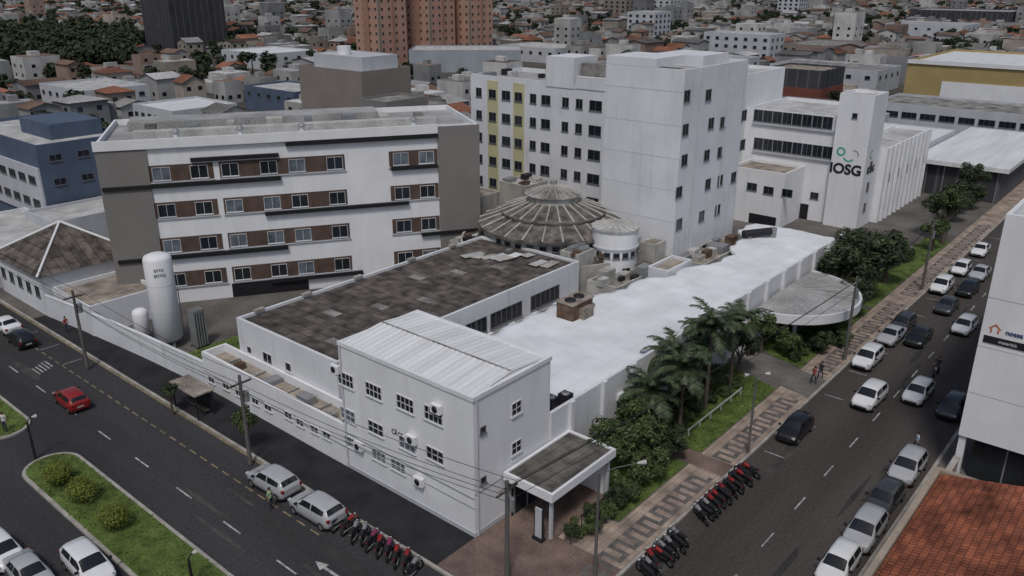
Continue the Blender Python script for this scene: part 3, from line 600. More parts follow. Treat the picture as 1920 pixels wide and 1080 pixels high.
def text(body, fac, t, h, size, m, parent, name, bold=.02, o=.04):
    cu = bpy.data.curves.new(name, 'FONT'); cu.body = body; cu.size = size; cu.align_x = 'CENTER'; cu.align_y = 'CENTER'; cu.extrude = .02; cu.offset = bold
    ob = bpy.data.objects.new(name, cu); COL.objects.link(ob); bpy.context.view_layer.update()
    me = bpy.data.meshes.new_from_object(ob.evaluated_get(bpy.context.evaluated_depsgraph_get())); bpy.data.objects.remove(ob)
    me.materials.clear(); me.materials.append(M[m])
    o_ = link(name, me, parent, fac.pt(t, h, o)-parent.location); o_.rotation_euler = (math.pi/2, 0, fac.rz); return o_
t0, h0 = FK.th(1585, 318); text('IOSG', FK, t0, h0, 1.95, 'ink', tw, 'logo_lettering', .06)
def ringp(fac, tc, hc, r0, r1, a0, a1, o=.03):
    def fn(mb):
        n = 24; vs = []
        for i in range(n+1):
            t = math.radians(a0+(a1-a0)*i/n)
            for r_ in (r0, r1): vs.append(fac.pt(tc+r_*math.cos(t), hc+r_*math.sin(t), o))
        mb.add(vs, [(2*i, 2*i+1, 2*i+3, 2*i+2) for i in range(n)])
    return fn
t1, h1 = FK.th(1577, 284); part(tw, 'logo_ring', 'green', ringp(FK, t1, h1, .62, .38, 0, 360))
t1, h1 = FK.th(1591, 297); part(tw, 'logo_swoosh', 'green', ringp(FK, t1, h1+.3, .8, .6, 200, 330))
t1, h1 = FK.th(1602, 290); part(tw, 'logo_arc', 'logogrey', ringp(FK, t1, h1, .6, .45, -30, 120))
t1, h1 = FKR.th(1632, 318); text('IOSG', FKR, t1, h1, 1.3, 'ink', tw, 'logo_lettering', .05)
t1, h1 = FKR.th(1634, 290); part(tw, 'logo_ring', 'green', ringp(FKR, t1, h1, .6, .4, 60, 300))
for h in (3, 6, 9): win(tw, FKR, 2.5, h, .9, 1.2, 1, 1, 'gframe')
sv = block('ribbed_street_building', 'white two-storey building with vertical wall ribs beyond the logo tower', 'building', rect(90.8, 112, 4.6, 10.2), 11, 'white_clean', 'lightroof', .4)
FV_ = Fac((90.8, 4.6), (1, 0))
for i in range(10): part(sv, 'wall_rib', 'white', lambda mb, t=1+i*2.1: FV_.box(mb, t, t+.35, .2, 11, 0, .35))
for i in range(5): win(sv, FV_, 2.2+i*4.2, 6.5, 1.2, 1.2, 2, 1, 'gframe')
gl = block('glass_showroom', 'low showroom with flat white roof and dark glazed front', 'building', rect(114, 150, -6.2, 6), 5.2, 'darktower', 'lightroof', .2)
part(gl, 'roof_slab', 'metalroof', lambda mb: mb.box(113, 151, -7.2, 7, 5.22, 5.9))
for q in range(5): part(gl, 'mullion', 'greymetal', lambda mb: mb.box(113.9, 114, -5.8+q*2.6, -5.65+q*2.6, .2, 5.2))
block('white_shed', 'white roofed shed behind the ribbed street building', 'building', rect(114, 140, 7.2, 22), 6.8, 'palewall', 'metalroof', .2)
block('white_shed', 'larger white roofed shed right behind the logo tower', 'building', rect(118, 150, 22.3, 34), 7.2, 'palewall', 'metalroof', .2)
# ------------------------------------------------------------------ oxygen tanks
def tank(x, y, r, h, label, legs=True):
    t = thing('storage_tank', label, 'tank', (x, y, GZ))
    part(t, 'vessel', 'white_clean', lambda mb: mb.lathe(x, y, [(.02,.7),(r*.6,.75),(r,1.1),(r,h-.5),(r*.9,h-.22),(r*.55,h-.03),(.02,h)], 28))
    for k in range(3):
        an = 2.1*k+.4; part(t, 'leg', 'greymetal', lambda mb: mb.box(x+r*.8*math.cos(an)-.1, x+r*.8*math.cos(an)+.1, y+r*.8*math.sin(an)-.1, y+r*.8*math.sin(an)+.1, GZ, 1.2))
    part(t, 'pipe', 'greymetal', lambda mb: mb.tube([(x+r+.12,y-.3,.5),(x+r+.12,y-.3,h*.6),(x+r*.5,y-.3,h*.6)], .05)); return t
TR = 1.28
tk = tank(2.4, 42.6, TR, 9.6, 'tall slim white cylindrical oxygen tank behind the avenue wall')
for z in (4.0, 6.6): part(tk, 'weld_seam', 'palewall', lambda mb: mb.lathe(2.4, 42.6, [(TR,z),(TR+.015,z+.03),(TR,z+.06)], 28))
vd = Vector((CX-2.4, CY-42.6, 0)).normalized(); FTk = Fac((2.4+vd.x*TR, 42.6+vd.y*TR), (-vd.y, vd.x))
for i in range(4): part(tk, 'letter', 'logogrey', lambda mb: FTk.box(mb, -.44+i*.22, -.30+i*.22, 8.2, 8.45, -.12, .02))
for i in range(6): part(tk, 'letter', 'logogrey', lambda mb: FTk.box(mb, -.5+i*.17, -.39+i*.17, 7.7, 7.95, -.14, .02))
tank(1.3, 45.6, .75, 3.6, 'short white tank beside the tall oxygen tank')
vc = thing('vaporiser', 'grey finned vaporiser standing right of the oxygen tank', 'vaporiser', (4.3, 40.3, GZ))
for i in range(5): part(vc, 'fin_panel', 'greymetal', lambda mb: mb.box(3.7+i*.26, 3.82+i*.26, 39.8, 40.9, .3, 4.0))
for q in (39.75, 40.85): part(vc, 'frame', 'darkmetal', lambda mb: mb.box(3.6, 5.0, q, q+.1, .2, .3))
# ------------------------------------------------------------------ pyramid roof house, left low buildings
py_ = thing('pyramid_roof_house', 'low white house with dark pyramid roof and white hips at the left', 'building', (3, 65.5, 0))
part(py_, 'wall', 'white', lambda mb: mb.prism(rect(-2.2, 8.2, 59.6, 71.4), 0, 4.5))
part(py_, 'roof', 'brownroof', lambda mb: mb.add([(-2.6,59.2,4.52),(8.6,59.2,4.52),(8.6,71.8,4.52),(-2.6,71.8,4.52),(3,65.5,8.2)], [(0,1,4),(1,2,4),(2,3,4),(3,0,4)]))
for c in ((-2.6,59.2),(8.6,59.2),(8.6,71.8),(-2.6,71.8)): part(py_, 'hip_cap', 'white_plain', lambda mb: mb.tube([(c[0],c[1],4.62),(3,65.5,8.28)], .16))
FPY = Fac((-2.2, 71.4), (0, -1))
for i in range(5): win(py_, FPY, 1.3+i*2.3, 2.6, 1.1, 1.2, 2, 1, 'gframe')
lf = block('gate_annex', 'small flat-roofed white annex beside the pyramid roof house', 'building', rect(-1.4, 6, 50.5, 59.0), 3.3, 'white', 'tanroof', .4)
lw = block('white_side_house', 'white low house far left along the avenue', 'building', rect(-2.5, 8, 72.5, 90), 4.6, 'white', 'lightroof', .4)
FLW = Fac((-2.5, 90), (0, -1))
for i in range(6): win(lw, FLW, 1.5+i*2.8, 2.6, 1.2, 1.2, 2, 1, 'gframe')
bl = block('blue_building', 'blue and white office building at the left edge', 'building', rect(9, 21, 85, 112), 13.4, 'blue', 'lightroof', .5)
FBl = Fac((9, 112), (0, -1)); FBr = Fac((9, 85), (1, 0))
part(bl, 'white_panel', 'palewall', lambda mb: FBl.box(mb, 3, 26.9, 3.5, 10.4, 0, .25)); part(bl, 'roof_room', 'blue', lambda mb: mb.box(13, 20, 90, 100, 12.9, 15))
for i in range(6):
    for h in (8.6, 5.4): win(bl, FBl, 8+i*3.3, h, 2.2, 1.1, 3, 1, 'gframe', 'glass', .25)
for i in range(3):
    for h in (11.5, 8.3, 5.1): win(bl, FBr, 2.2+i*3.6, h, 1.6, .9, 2, 1, 'gframe')
block('white_foreground_house', 'pale low building in front of the blue building', 'building', rect(6, 20, 76, 84.5), 5.5, 'palewall', 'lightroof', .4)
# ------------------------------------------------------------------ right hand buildings
RA = 27.2
rbk = thing('sign_building', 'tall plain white building at the right edge with small shop sign', 'building', (RA+11, -32, 0))
part(rbk, 'wall', 'white_clean', lambda mb: shell(mb, rect(RA, RA+24, -44, -21.3), 3.6, 19.7, .5, .3))
part(rbk, 'roof', 'lightroof', lambda mb: mb.box(RA+.3, RA+23.7, -43.7, -21.6, 18.9, 19.2))
part(rbk, 'shop_front', 'glass', lambda mb: mb.box(RA+1, RA+23, -43, -22.2, GZ, 3.61))
for x, y in ((RA+.2,-21.8),(RA+.2,-27),(RA+11,-21.8),(RA+23.4,-21.8)): part(rbk, 'column', 'white_clean', lambda mb: mb.box(x, x+.45, y, y+.45, GZ, 3.62))
for q in range(7): part(rbk, 'shop_mullion', 'greymetal', lambda mb: mb.box(RA+.93, RA+1.0, -24.4-q*1.9, -24.3-q*1.9, GZ, 3.6))
FX = Fac((RA, -21.3), (0, -1))
for z in (7, 10.5, 14): part(rbk, 'wall_groove', 'palewall', lambda mb: FX.box(mb, 0, 22, z, z+.06, 0, .012))
t0, h0 = FX.th(1866, 617)
def house_icon(mb):
    k = .72
    vs = [FX.pt(t0+a_*k, h0+b_*k, .03) for a_, b_ in ((-.55,0),(0,.5),(.55,0),(.38,0),(0,.32),(-.38,0))]; mb.add(vs, [(0,1,4,5),(1,2,3,4)])
    FX.box(mb, t0-.36*k, t0-.24*k, h0-.4*k, h0, .01, .035); FX.box(mb, t0+.24*k, t0+.36*k, h0-.4*k, h0, .01, .035)
part(rbk, 'sign_icon', 'signred', house_icon)
text('nossa casa', FX, t0+1.6, h0-.06, .46, 'signblue', rbk, 'sign_lettering', .01, .03)
part(rbk, 'sign_board', 'ink', lambda mb: FX.box(mb, t0-.55, t0+3.4, h0-1.05, h0-.55, .01, .06))
text('materiais', FX, t0+.9, h0-.81, .3, 'palewall', rbk, 'sign_board_lettering', .004, .085)
tr_ = thing('tiled_roof_house', 'house with weathered terracotta tiled roof at the lower right corner', 'house', (8, -30, 0))
part(tr_, 'wall', 'tanfascia', lambda mb: shell(mb, rect(-6, 21.2, -44, -21.4), 0, 4.0, .3, .35))
def tiles(mb):
    n = 420; a0, a1 = -5.6, 20.8; vs = []
    for i in range(n+1):
        a = a0+(a1-a0)*i/n; dz = .05*math.sin(i*math.pi/3)
        vs += [(a,-21.8,3.75+dz),(a,-32.5,6.2+dz),(a,-43.5,3.75+dz)]
    mb.add(vs, [q for i in range(n) for q in ((3*i,3*i+1,3*i+4,3*i+3),(3*i+1,3*i+2,3*i+5,3*i+4))], 0, True)
part(tr_, 'roof', 'terra', tiles)
part(tr_, 'gable', 'tanfascia', lambda mb: mb.add([(20.75,-21.75,3.6),(20.75,-43.5,3.6),(20.75,-32.5,6.1)], [(0,1,2)]))
gb = thing('garden_wall', 'pale side wall between tiled house and sign building', 'wall', (24, -21.5, 0)); part(gb, 'wall', 'tanfascia', lambda mb: mb.box(21.5, 27, -21.7, -21.4, 0, 1.9)); part(gb, 'coping', 'kerb', lambda mb: mb.box(21.45, 27.05, -21.75, -21.35, 1.9, 2.0))
# ------------------------------------------------------------------ explicit background buildings
EXC = [(-36, 78, -26, 120), (64, 156, -30, 40)]
def bgp(name, label, cat, px, py, wa, wb_, h, wall, roof, rows=0, ca=0, cb=0, ww=1.5, wh=1.2, h0=None, dh=3, mg=3):
    x, y = V2(px, py); EXC.append((x-mg, x+wa+mg, y-mg, y+wb_+mg))
    r = block(name, label, cat, rect(x, x+wa, y, y+wb_), h, wall, roof, .5)
    fa = Fac((x, y+wb_), (0, -1)); fb = Fac((x, y), (1, 0))
    for i in range(rows):
        z = (h-2.2 if h0 is None else h0)-i*dh
        for j in range(cb): win(r, fa, wb_*(j+.5)/cb, z, ww, wh, 1, 1, 'gframe')
        for j in range(ca): win(r, fb, wa*(j+.5)/ca, z, ww, wh, 1, 1, 'gframe')
    return r, x, y
r, x, y = bgp('beige_block', 'windowless beige block behind the five-storey block', 'building', 690, 347, 11, 17, 19, 'beige', 'lightroof')
part(r, 'penthouse', 'palewall', lambda mb: mb.box(x+2, x+10, y+2, y+15, 18.5, 21)); part(r, 'roof_tank', 'white_plain', lambda mb: mb.cyl((x+4,y+9,21.02), (x+4,y+9,22.4), 1.2, 1.2, 16))
block('grey_plant_box', 'dark grey plant box behind the right end of the five-storey roof', 'building', [(p[0]-3, p[1]+2) for p in rect(48, 56, 56, 62)], 17.5, 'greybay', 'dirtyroof', .3)
bgp('blue_store', 'low dark blue store behind the five-storey block', 'building', 555, 222, 14, 22, 6.5, 'blue', 'lightroof', 1, 0, 5, 1.6, 1, 4.5)
for i, (px, py) in enumerate(((715,126),(809,119),(882,114))):
    r, x, y = bgp('salmon_tower', ('leftmost', 'middle', 'rightmost')[i]+' of the three salmon apartment towers at the top', 'apartment tower', px, py, 14.2, 14.2, 52, 'orange', 'lightroof', 8, 4, 4, 1.0, .9, 24.5)
    part(r, 'balcony_stack', 'orange2', lambda mb: mb.box(x-.5, x, y+5.6, y+8.6, 1, 50)); part(r, 'pilaster', 'orange2', lambda mb: mb.box(x+6.6, x+7.6, y-.35, y, 1, 50)); part(r, 'corner_strip', 'beige', lambda mb: mb.box(x-.25, x+.4, y-.25, y+.4, 1, 51))
bgp('dark_tower', 'dark grey office tower at the upper left', 'tower', 330, 102, 27, 26, 60, 'darktower', 'lightroof')
xw, yw_ = V2(768, 136); d_ = Vector((RT.x, RT.y)); n_ = Vector((FW.x, FW.y)); pw = Vector((xw, yw_))
wh_ = block('blue_grey_warehouse', 'long blue grey warehouse in front of the salmon towers', 'warehouse', [(p.x, p.y) for p in (pw, pw+d_*41, pw+d_*41+n_*22, pw+n_*22)], 8, 'warehouse', 'lightroof', .4); EXC.append((xw-5, xw+60, yw_-45, yw_+25))
r = block('mustard_store', 'large mustard and white store with pale roof at the right', 'store', rect(206, 250, -45, 36), 13, 'storeyellow', 'metalroof', .6); EXC.append((195, 255, -50, 40))
part(r, 'white_panel', 'white_clean', lambda mb: mb.box(205.8, 206, -45, 27, 0, 8.2)); part(r, 'roof_edge', 'white_plain', lambda mb: mb.box(205.6, 206, -45, 36, 12.2, 13.2))
r = block('grey_office', 'long low grey office with one strip of windows at the right', 'building', rect(167, 185, -28, 31), 7, 'palewall', 'dirtyroof', .5); EXC.append((158, 190, -32, 35))
fg = Fac((167, 31), (0, -1))
for i in range(14): win(r, fg, 4+i*3.9, 4.6, 3.2, 1.3, 3, 1, 'gframe')
bgp('white_office', 'white office block in the upper right distance', 'building', 1440, 118, 14, 30, 11, 'palewall', 'lightroof', 3, 3, 7, 1.6, 1.2)
bgp('white_office', 'white apartment block among far houses right of the salmon towers', 'building', 1225, 72, 18, 18, 14, 'palewall', 'lightroof', 4, 4, 4, 1.8, 1.4)
r, x, y = bgp('rust_store', 'dark store with rust red lower wall behind the hospital', 'store', 1535, 205, 16, 16, 10, 'darktower', 'tanroof'); part(r, 'red_band', 'rustred', lambda mb: (mb.box(x-.2, x, y, y+16, 1.5, 5.2), mb.box(x-.2, x+16, y-.2, y, 1.5, 5.2)))
bgp('far_tower', 'brown apartment tower at the top edge above the hospital', 'tower', 1172, 42, 22, 20, 40, 'beige', 'lightroof', 5, 4, 4, 2, 1.5, 20)
bgp('far_tower', 'pale apartment tower at the top edge right of the brown one', 'tower', 1255, 30, 30, 30, 40, 'palewall', 'lightroof', 5, 5, 5, 2.4, 1.6, 20)
bgp('far_tower', 'grey apartment tower at the top edge in the right distance', 'tower', 1495, 36, 18, 18, 40, 'palewall', 'lightroof', 5, 4, 4, 2, 1.5, 20)
for px, py, wa, wb2, h, wl_, rf_, lab in ((1640,178,22,34,7,'palewall','dirtyroof','wide pale commercial hall with stained roof left of the mustard store'),(1350,152,30,18,6,'palewall','midroof','long pale commercial hall behind the hospital block'),(1560,120,34,22,7,'beige','dirtyroof','wide beige hall with dirty roof in the upper right'),(1800,78,40,40,8,'palewall','midroof','large grey roofed hall at the upper right'),(1040,120,22,30,6,'palewall','lightroof','pale hall with light roof right of the warehouse'),(500,132,24,30,6,'palewall','metalroof','white roofed hall in the upper left district'),(160,215,18,26,6,'palewall','lightroof','pale low hall behind the blue building'),(330,260,16,18,6,'palewall','metalroof','white roofed hall just behind the five-storey block'),(1890,60,40,60,12,'darktower','midroof','long dark hall at the upper right edge')):
    bgp('commercial_hall', lab, 'commercial hall', px, py, wa, wb2, h, wl_, rf_, 1, 4, 6, 1.6, 1.1, h-2.2, 3, 1)
# ------------------------------------------------------------------ random city; cloud shadow is put into its darker base colours
CW = [mat('city_white', (.42,.42,.41), .9, .25, .2, streak=.4, orand=.35), mat('city_cream', (.33,.295,.25), .9, .25, .2, streak=.4, orand=.35), mat('city_grey', (.24,.245,.25), .9, .25, .2, streak=.4, orand=.35), mat('city_pink', (.27,.195,.16), .9, .25, .2, streak=.4, orand=.25)]
CR = [mat('city_orange_tile', (.225,.096,.060), .9, .5, .06, orand=.4, fine=1), mat('city_brown_tile', (.145,.092,.068), .9, .5, .06, orand=.4, fine=1), mat('city_grey_sheet', (.16,.155,.15), .9, .5, .06, orand=.4, fine=1), mat('city_pale_sheet', (.40,.40,.40), .8, .4, .06, orand=.35, fine=1), mat('city_rust_sheet', (.165,.118,.095), .9, .5, .06, orand=.35, fine=1)]
CWN = ['white', 'cream', 'grey', 'pinkish']; CRN = ['orange tiled', 'brown tiled', 'grey sheet', 'pale sheet', 'rusty sheet']
def house_geo(mw, mr, w, d, h, kind, rise, T, iw=0, ir=0, e=0):
    x, y = w/2, d/2; o = .45
    def tv(vs): return [T @ Vector(v) for v in vs]
    if e: mw.box(x-.3, x+e, -y*.7, y*.4, 0, h*.78, iw, T); mr.box(x-.2, x+e-.1, -y*.68, y*.38, h*.76, h*.82, ir, T)
    if kind == 'flat':
        mw.box(-x, x, -y, y, 0, h, iw, T); mr.box(-x+.3, x-.3, -y+.3, y-.3, h-.1, h+.12, ir, T)
        if w > 7: mw.box(-x*.3, x*.2, -y*.3, y*.4, h, h+1.5, iw, T)
    else:
        mw.box(-x, x, -y, y, 0, h, iw, T)
        X, Y = x+o, y+o
        if kind == 'hip':
            r = max(.2, X-Y) if X > Y else .2
            mr.add(tv([(-X,-Y,h),(X,-Y,h),(X,Y,h),(-X,Y,h),(-r,0,h+rise),(r,0,h+rise)]), [(0,1,5,4),(1,2,5),(2,3,4,5),(3,0,4)], ir)
        else:
            mr.add(tv([(-X,-Y,h),(X,-Y,h),(X,Y,h),(-X,Y,h),(-X,0,h+rise),(X,0,h+rise)]), [(0,1,5,4),(2,3,4,5)], ir)
            mw.add(tv([(-x,-y,h),(-x,y,h),(-x,0,h+rise*.93),(x,-y,h),(x,y,h),(x,0,h+rise*.93)]), [(0,2,1),(3,4,5)], iw)
wq = MB(); wq.box(-.6, .6, -.04, .03, -.55, .55); WQ = wq.mesh('far_window', M['glass'])
cells = []; CS = 11.0
for i in range(-24, 130):
    for j in range(-48, 130):
        if i % 7 == 0 or j % 9 == 0: continue
        x = i*CS+R.uniform(-2.2, 2.2); y = j*CS+R.uniform(-2.2, 2.2)
        if (Vector((x, y))-Vector((CX, CY))).dot(Vector((FW.x, FW.y))) < 60: continue
        px, py, z = proj((x, y, 3))
        if not (-40 < px < 1960 and -22 < py) or z < 118 or z > 1330: continue
        if any(e[0]-5 < x < e[1]+5 and e[2]-5 < y < e[3]+5 for e in EXC): continue
        if (-22 < y < -7 and x < 420) or (-36 < x < 2): continue
        cells.append((z, x, y, px, py))
cells.sort()
nh = nc = nt = na = 0
stuff = MB(); treespots = []
def zone(px): return ('upper left' if px < 480 else 'behind the five-storey block' if px < 900 else 'behind the hospital' if px < 1420 else 'upper right')
def dist(z): return 'nearer' if z < 260 else 'farther'
for z, x, y, px, py in cells:
    if px < 250 and 62 < py < 128: continue
    q = R.random(); clump = noise.noise(Vector((x*.012, y*.012, 3.1)))
    dens = (.15 if px > 900 else .23)+max(0, clump)*.7
    if z > 450: dens += .10
    if q < dens: treespots.append((z, x, y, px)); continue
    if q < dens+.03: continue
    rot = R.choice([0, math.pi/2])+R.uniform(-.09, .09)
    comm = R.random() < (.50 if px > 1000 else .40 if z < 220 else .26)
    apt = R.random() < .03 and z > 380
    e = 0
    if apt: w, d, h, kind = R.uniform(8, 12), R.uniform(8, 12), R.uniform(8, 18), 'flat'
    elif comm: w, d, h, kind = R.uniform(7.5, 12.5), R.uniform(6, 11.5), R.uniform(3.4, 9), R.choice(['flat', 'flat', 'gable'])
    else: w, d, h, kind = R.uniform(5, 9.5), R.uniform(5, 9.5), R.choice([2.6, 3.2, 3.6, 6, 6.4]), R.choice(['gable', 'gable', 'hip', 'flat']); e = R.choice([0, 1.6, 2.4, 3])
    iw = R.choices([0, 1, 2, 3], [5, 3, 3, 1.2])[0]
    ir = R.choices([0, 1, 2, 3, 4], [.8, 1, 5, 5, 2] if comm or kind == 'flat' else [6.5, 4.5, 2.6, 1.6, 1.6])[0]
    rise = R.uniform(.7, 1.3) if comm else R.uniform(1.0, 1.9)
    T = Matrix.Translation((x, y, 0)) @ Matrix.Rotation(rot, 4, 'Z')
    ok = False
    if apt and na < 60: ok = True; na += 1; nm, ct = 'apartment_building', 'apartment building'
    elif comm and not apt and nc < 190: ok = True; nc += 1; nm, ct = 'commercial_building', 'commercial building'
    elif not apt and not comm and nh < 300: ok = True; nh += 1; nm, ct = 'house', 'house'
    if ok:
        lab = '%s %s, %s %s roof, %s, %s' % (CWN[iw], ct, {'flat': 'flat', 'gable': 'gabled', 'hip': 'hipped'}[kind], CRN[ir], zone(px), dist(z))
        r = thing(nm, lab, ct, (x, y, 0), rot, lab)
        a, b_ = MB(), MB(); house_geo(a, b_, w, d, h, kind, rise, Matrix.Identity(4), 0, 0, e)
        link('wall', a.mesh('wall', CW[iw]), r); link('roof', b_.mesh('roof', CR[ir]), r)
        nf = max(1, int(h/3.2)) if not apt else min(4, int(h/3))
        for fl in range(nf):
            for s in (-1, 1):
                link('window', WQ, r, (s*w*.25, -d/2, 1.7+fl*3)); link('window', WQ, r, (-w/2, s*d*.25, 1.7+fl*3), -math.pi/2)
                if apt: link('window', WQ, r, (w/2, s*d*.25, 1.7+fl*3), math.pi/2)
    else:
        house_geo(stuff, stuff, w, d, h, kind, rise, T, iw, 4+ir, e)
        for s in (-1, 1):
            for fl in range(max(1, int(h/3.2))):
                stuff.box(s*w*.25-.8, s*w*.25+.8, -d/2-.05, -d/2+.02, 1.1+fl*3, 2.3+fl*3, 9, T); stuff.box(-w/2-.05, -w/2+.02, s*d*.25-.8, s*d*.25+.8, 1.1+fl*3, 2.3+fl*3, 9, T)
stuff.struct('distant_houses', CW+CR+[M['glass']], 'mass of small distant houses towards the top of the picture', 'houses', 'stuff')
# ------------------------------------------------------------------ foliage
def leafmesh(name, n, leaf, mt, seed, clumps=14, spread=.62, cr=.42, flat=1.0):
    r = random.Random(seed); mb = MB(); cs = []
    for _ in range(clumps):
        v = Vector((r.gauss(0, 1), r.gauss(0, 1), r.gauss(0, .8))).normalized()*spread*r.uniform(.55, 1.15); v.z *= flat; cs.append((v, cr*r.uniform(.7, 1.25)))
    for _ in range(n):
        c, q = r.choice(cs); d = Vector((r.gauss(0, 1), r.gauss(0, 1), r.gauss(0.25, 1))).normalized()
        p = c+d*q*r.uniform(.6, 1.05)
        nrm = (d+Vector((r.uniform(-.7, .7), r.uniform(-.7, .7), r.uniform(-.2, .9)))).normalized()
        u = nrm.orthogonal().normalized(); t = r.uniform(0, 6.28); w_ = nrm.cross(u)
        u2 = (u*math.cos(t)+w_*math.sin(t))*leaf*r.uniform(.6, 1.2); v2 = nrm.cross(u2).normalized()*leaf*r.uniform(.3, .6)
        mb.add([p-u2, p+v2*.9, p+u2, p-v2*.9], [(0,1,2,3)])
    return mb.mesh(name, mt)
CRN_ = {'a': [leafmesh('crown', 2800, .10, M['leaf'], s, 18, .72, .34) for s in (1, 2, 3)], 'd': [leafmesh('crown', 2800, .10, M['leaf_dark'], s, 18, .72, .34) for s in (4, 5, 6)],
        'l': [leafmesh('crown', 5500, .065, M['leaf_lime'], s, 44, .40, .56, .9) for s in (7, 8, 9)], 'f': [leafmesh('crown', 240, .30, M['leaf_far'], s, 9) for s in (10, 11, 12, 13)]}
tk_ = MB(); tk_.cyl((0,0,-.05), (.02,.01,.6), .05, .035, 8)
for k in range(4): an = k*1.6+.3; tk_.cyl((.02,.01,.5), (.22*math.cos(an), .22*math.sin(an), .95), .028, .012, 6)
TRK = tk_.mesh('trunk', M['bark'])
tf_ = MB(); tf_.cyl((0,0,-.05), (0,0,.8), .05, .03, 5); TRKF = tf_.mesh('trunk', M['bark'])
def tree(label, cat, x, y, h, r, var='a', group=None, name='broadleaf_tree', z=GZ, far=False, sq=.85):
    t = thing(name, label, cat, (x, y, z), R.uniform(0, 6.28), group)
    link('trunk', TRKF if far else TRK, t, (0, 0, 0), 0, (h*.8, h*.8, max(.3, h-r*.9)))
    link('crown', R.choice(CRN_[var]), t, (0, 0, max(r*.7, h-r*.8)), R.uniform(0, 6.28), (r, r, r*sq)); return t
PALMS = []
for sd_ in (5, 6, 7):
    pl = MB(); rp = random.Random(sd_)
    for k in range(25):
        an = k*2.4+rp.uniform(-.2, .2); el = rp.uniform(-.1, 1.35); Lf = rp.uniform(2.4, 3.3); pts = []; NS = 16
        cx_, cz_ = 0.0, 0.0; ang = el
        for i in range(NS+1):
            pts.append(Vector((math.cos(an)*cx_, math.sin(an)*cx_, cz_))); cx_ += math.cos(ang)*Lf/NS; cz_ += math.sin(ang)*Lf/NS; ang -= 1.7/NS*(.4+1.2*i/NS)
        side = Vector((-math.sin(an), math.cos(an), 0))
        for i in range(NS):
            pl.add([pts[i]-side*.03, pts[i]+side*.03, pts[i+1]+side*.025, pts[i+1]-side*.025], [(0,1,2,3)])
            for sgn in (-1, 1):
                for u in (0, .5):
                    p = pts[i].lerp(pts[i+1], u); fwd = (pts[i+1]-pts[i]).normalized(); ln_ = .58*math.sin(math.pi*min(1, .12+.85*(i+u)/NS))+.1
                    tip = p+side*sgn*ln_*.8+fwd*ln_*.6+Vector((0, 0, rp.uniform(-.5, -.1)*ln_)); wv = fwd*.065
                    pl.add([p-wv, p+wv, tip+wv*.2, tip-wv*.2], [(0,1,2,3)])
    PALMS.append(pl.mesh('crown', M['palmleaf']))
pt_ = MB()
for i in range(8): pt_.cyl((0,0,i/8), (0,0,(i+1)/8), .17-.006*i+.015, .16-.006*i, 9)
PTR = pt_.mesh('trunk', M['bark'])
def palm(label, x, y, h, s=1.0):
    t = thing('palm_tree', label, 'palm tree', (x, y, GZ), R.uniform(0, 6.28), 'palms on the lawn'); link('trunk', PTR, t, (0, 0, -.05), 0, (1, 1, h+.05)); link('crown', R.choice(PALMS), t, (0, 0, h-.05), R.uniform(0, 6), (s, s, s))
palms = [(19.6,-3.6,6.0),(24.6,-3.2,7.6),(22.0,-1.5,5.6),(29.4,-3.0,6.2),(27.0,-1.3,5.0),(17.2,-2.4,4.6)]
for (x, y, h), lb_ in zip(palms, ('above the near end of the lawn', 'tallest in the middle of the lawn cluster', 'close to the wall at the left of the cluster', 'toward the driveway side', 'close to the wall behind the tallest palm', 'short at the left end by the bushes')): palm('green feathery palm '+lb_, x, y, h, 1.0)
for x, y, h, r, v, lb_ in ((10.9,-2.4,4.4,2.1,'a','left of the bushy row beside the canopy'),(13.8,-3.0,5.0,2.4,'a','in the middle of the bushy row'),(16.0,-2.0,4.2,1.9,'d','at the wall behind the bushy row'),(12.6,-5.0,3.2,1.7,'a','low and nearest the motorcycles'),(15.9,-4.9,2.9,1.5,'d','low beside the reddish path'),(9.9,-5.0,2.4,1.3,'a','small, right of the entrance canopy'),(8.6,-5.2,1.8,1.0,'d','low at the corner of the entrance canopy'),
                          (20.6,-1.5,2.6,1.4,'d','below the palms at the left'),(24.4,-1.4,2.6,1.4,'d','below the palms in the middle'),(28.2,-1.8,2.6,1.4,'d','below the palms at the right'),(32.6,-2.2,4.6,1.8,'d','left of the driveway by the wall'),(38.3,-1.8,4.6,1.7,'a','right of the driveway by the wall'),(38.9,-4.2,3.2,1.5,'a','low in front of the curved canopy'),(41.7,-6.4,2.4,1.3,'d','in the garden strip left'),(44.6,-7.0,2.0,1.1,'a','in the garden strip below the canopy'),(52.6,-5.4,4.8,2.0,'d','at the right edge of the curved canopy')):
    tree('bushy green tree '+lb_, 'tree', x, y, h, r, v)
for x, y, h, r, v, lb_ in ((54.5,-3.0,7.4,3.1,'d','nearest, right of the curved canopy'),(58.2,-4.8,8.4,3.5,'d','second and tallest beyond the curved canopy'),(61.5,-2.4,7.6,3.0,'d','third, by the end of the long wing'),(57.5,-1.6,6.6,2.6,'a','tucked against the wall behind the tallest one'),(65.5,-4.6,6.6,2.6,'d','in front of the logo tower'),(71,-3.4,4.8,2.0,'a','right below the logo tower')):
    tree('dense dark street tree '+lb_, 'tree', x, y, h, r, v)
for q in (82, 86, 89, 99, 104, 108, 111): tree('street tree in the far clump before the white showroom', 'tree', q, -4.4+R.uniform(-1.4, 1.8), R.uniform(4.5, 7.5), R.uniform(1.7, 2.9), R.choice('dad'), 'far street trees')
for i in range(5): tree('small street tree on the far right kerb behind the sign building', 'tree', 70+i*9, -22.5, R.uniform(4, 5.5), R.uniform(1.6, 2.2), 'd', 'trees on the right kerb')
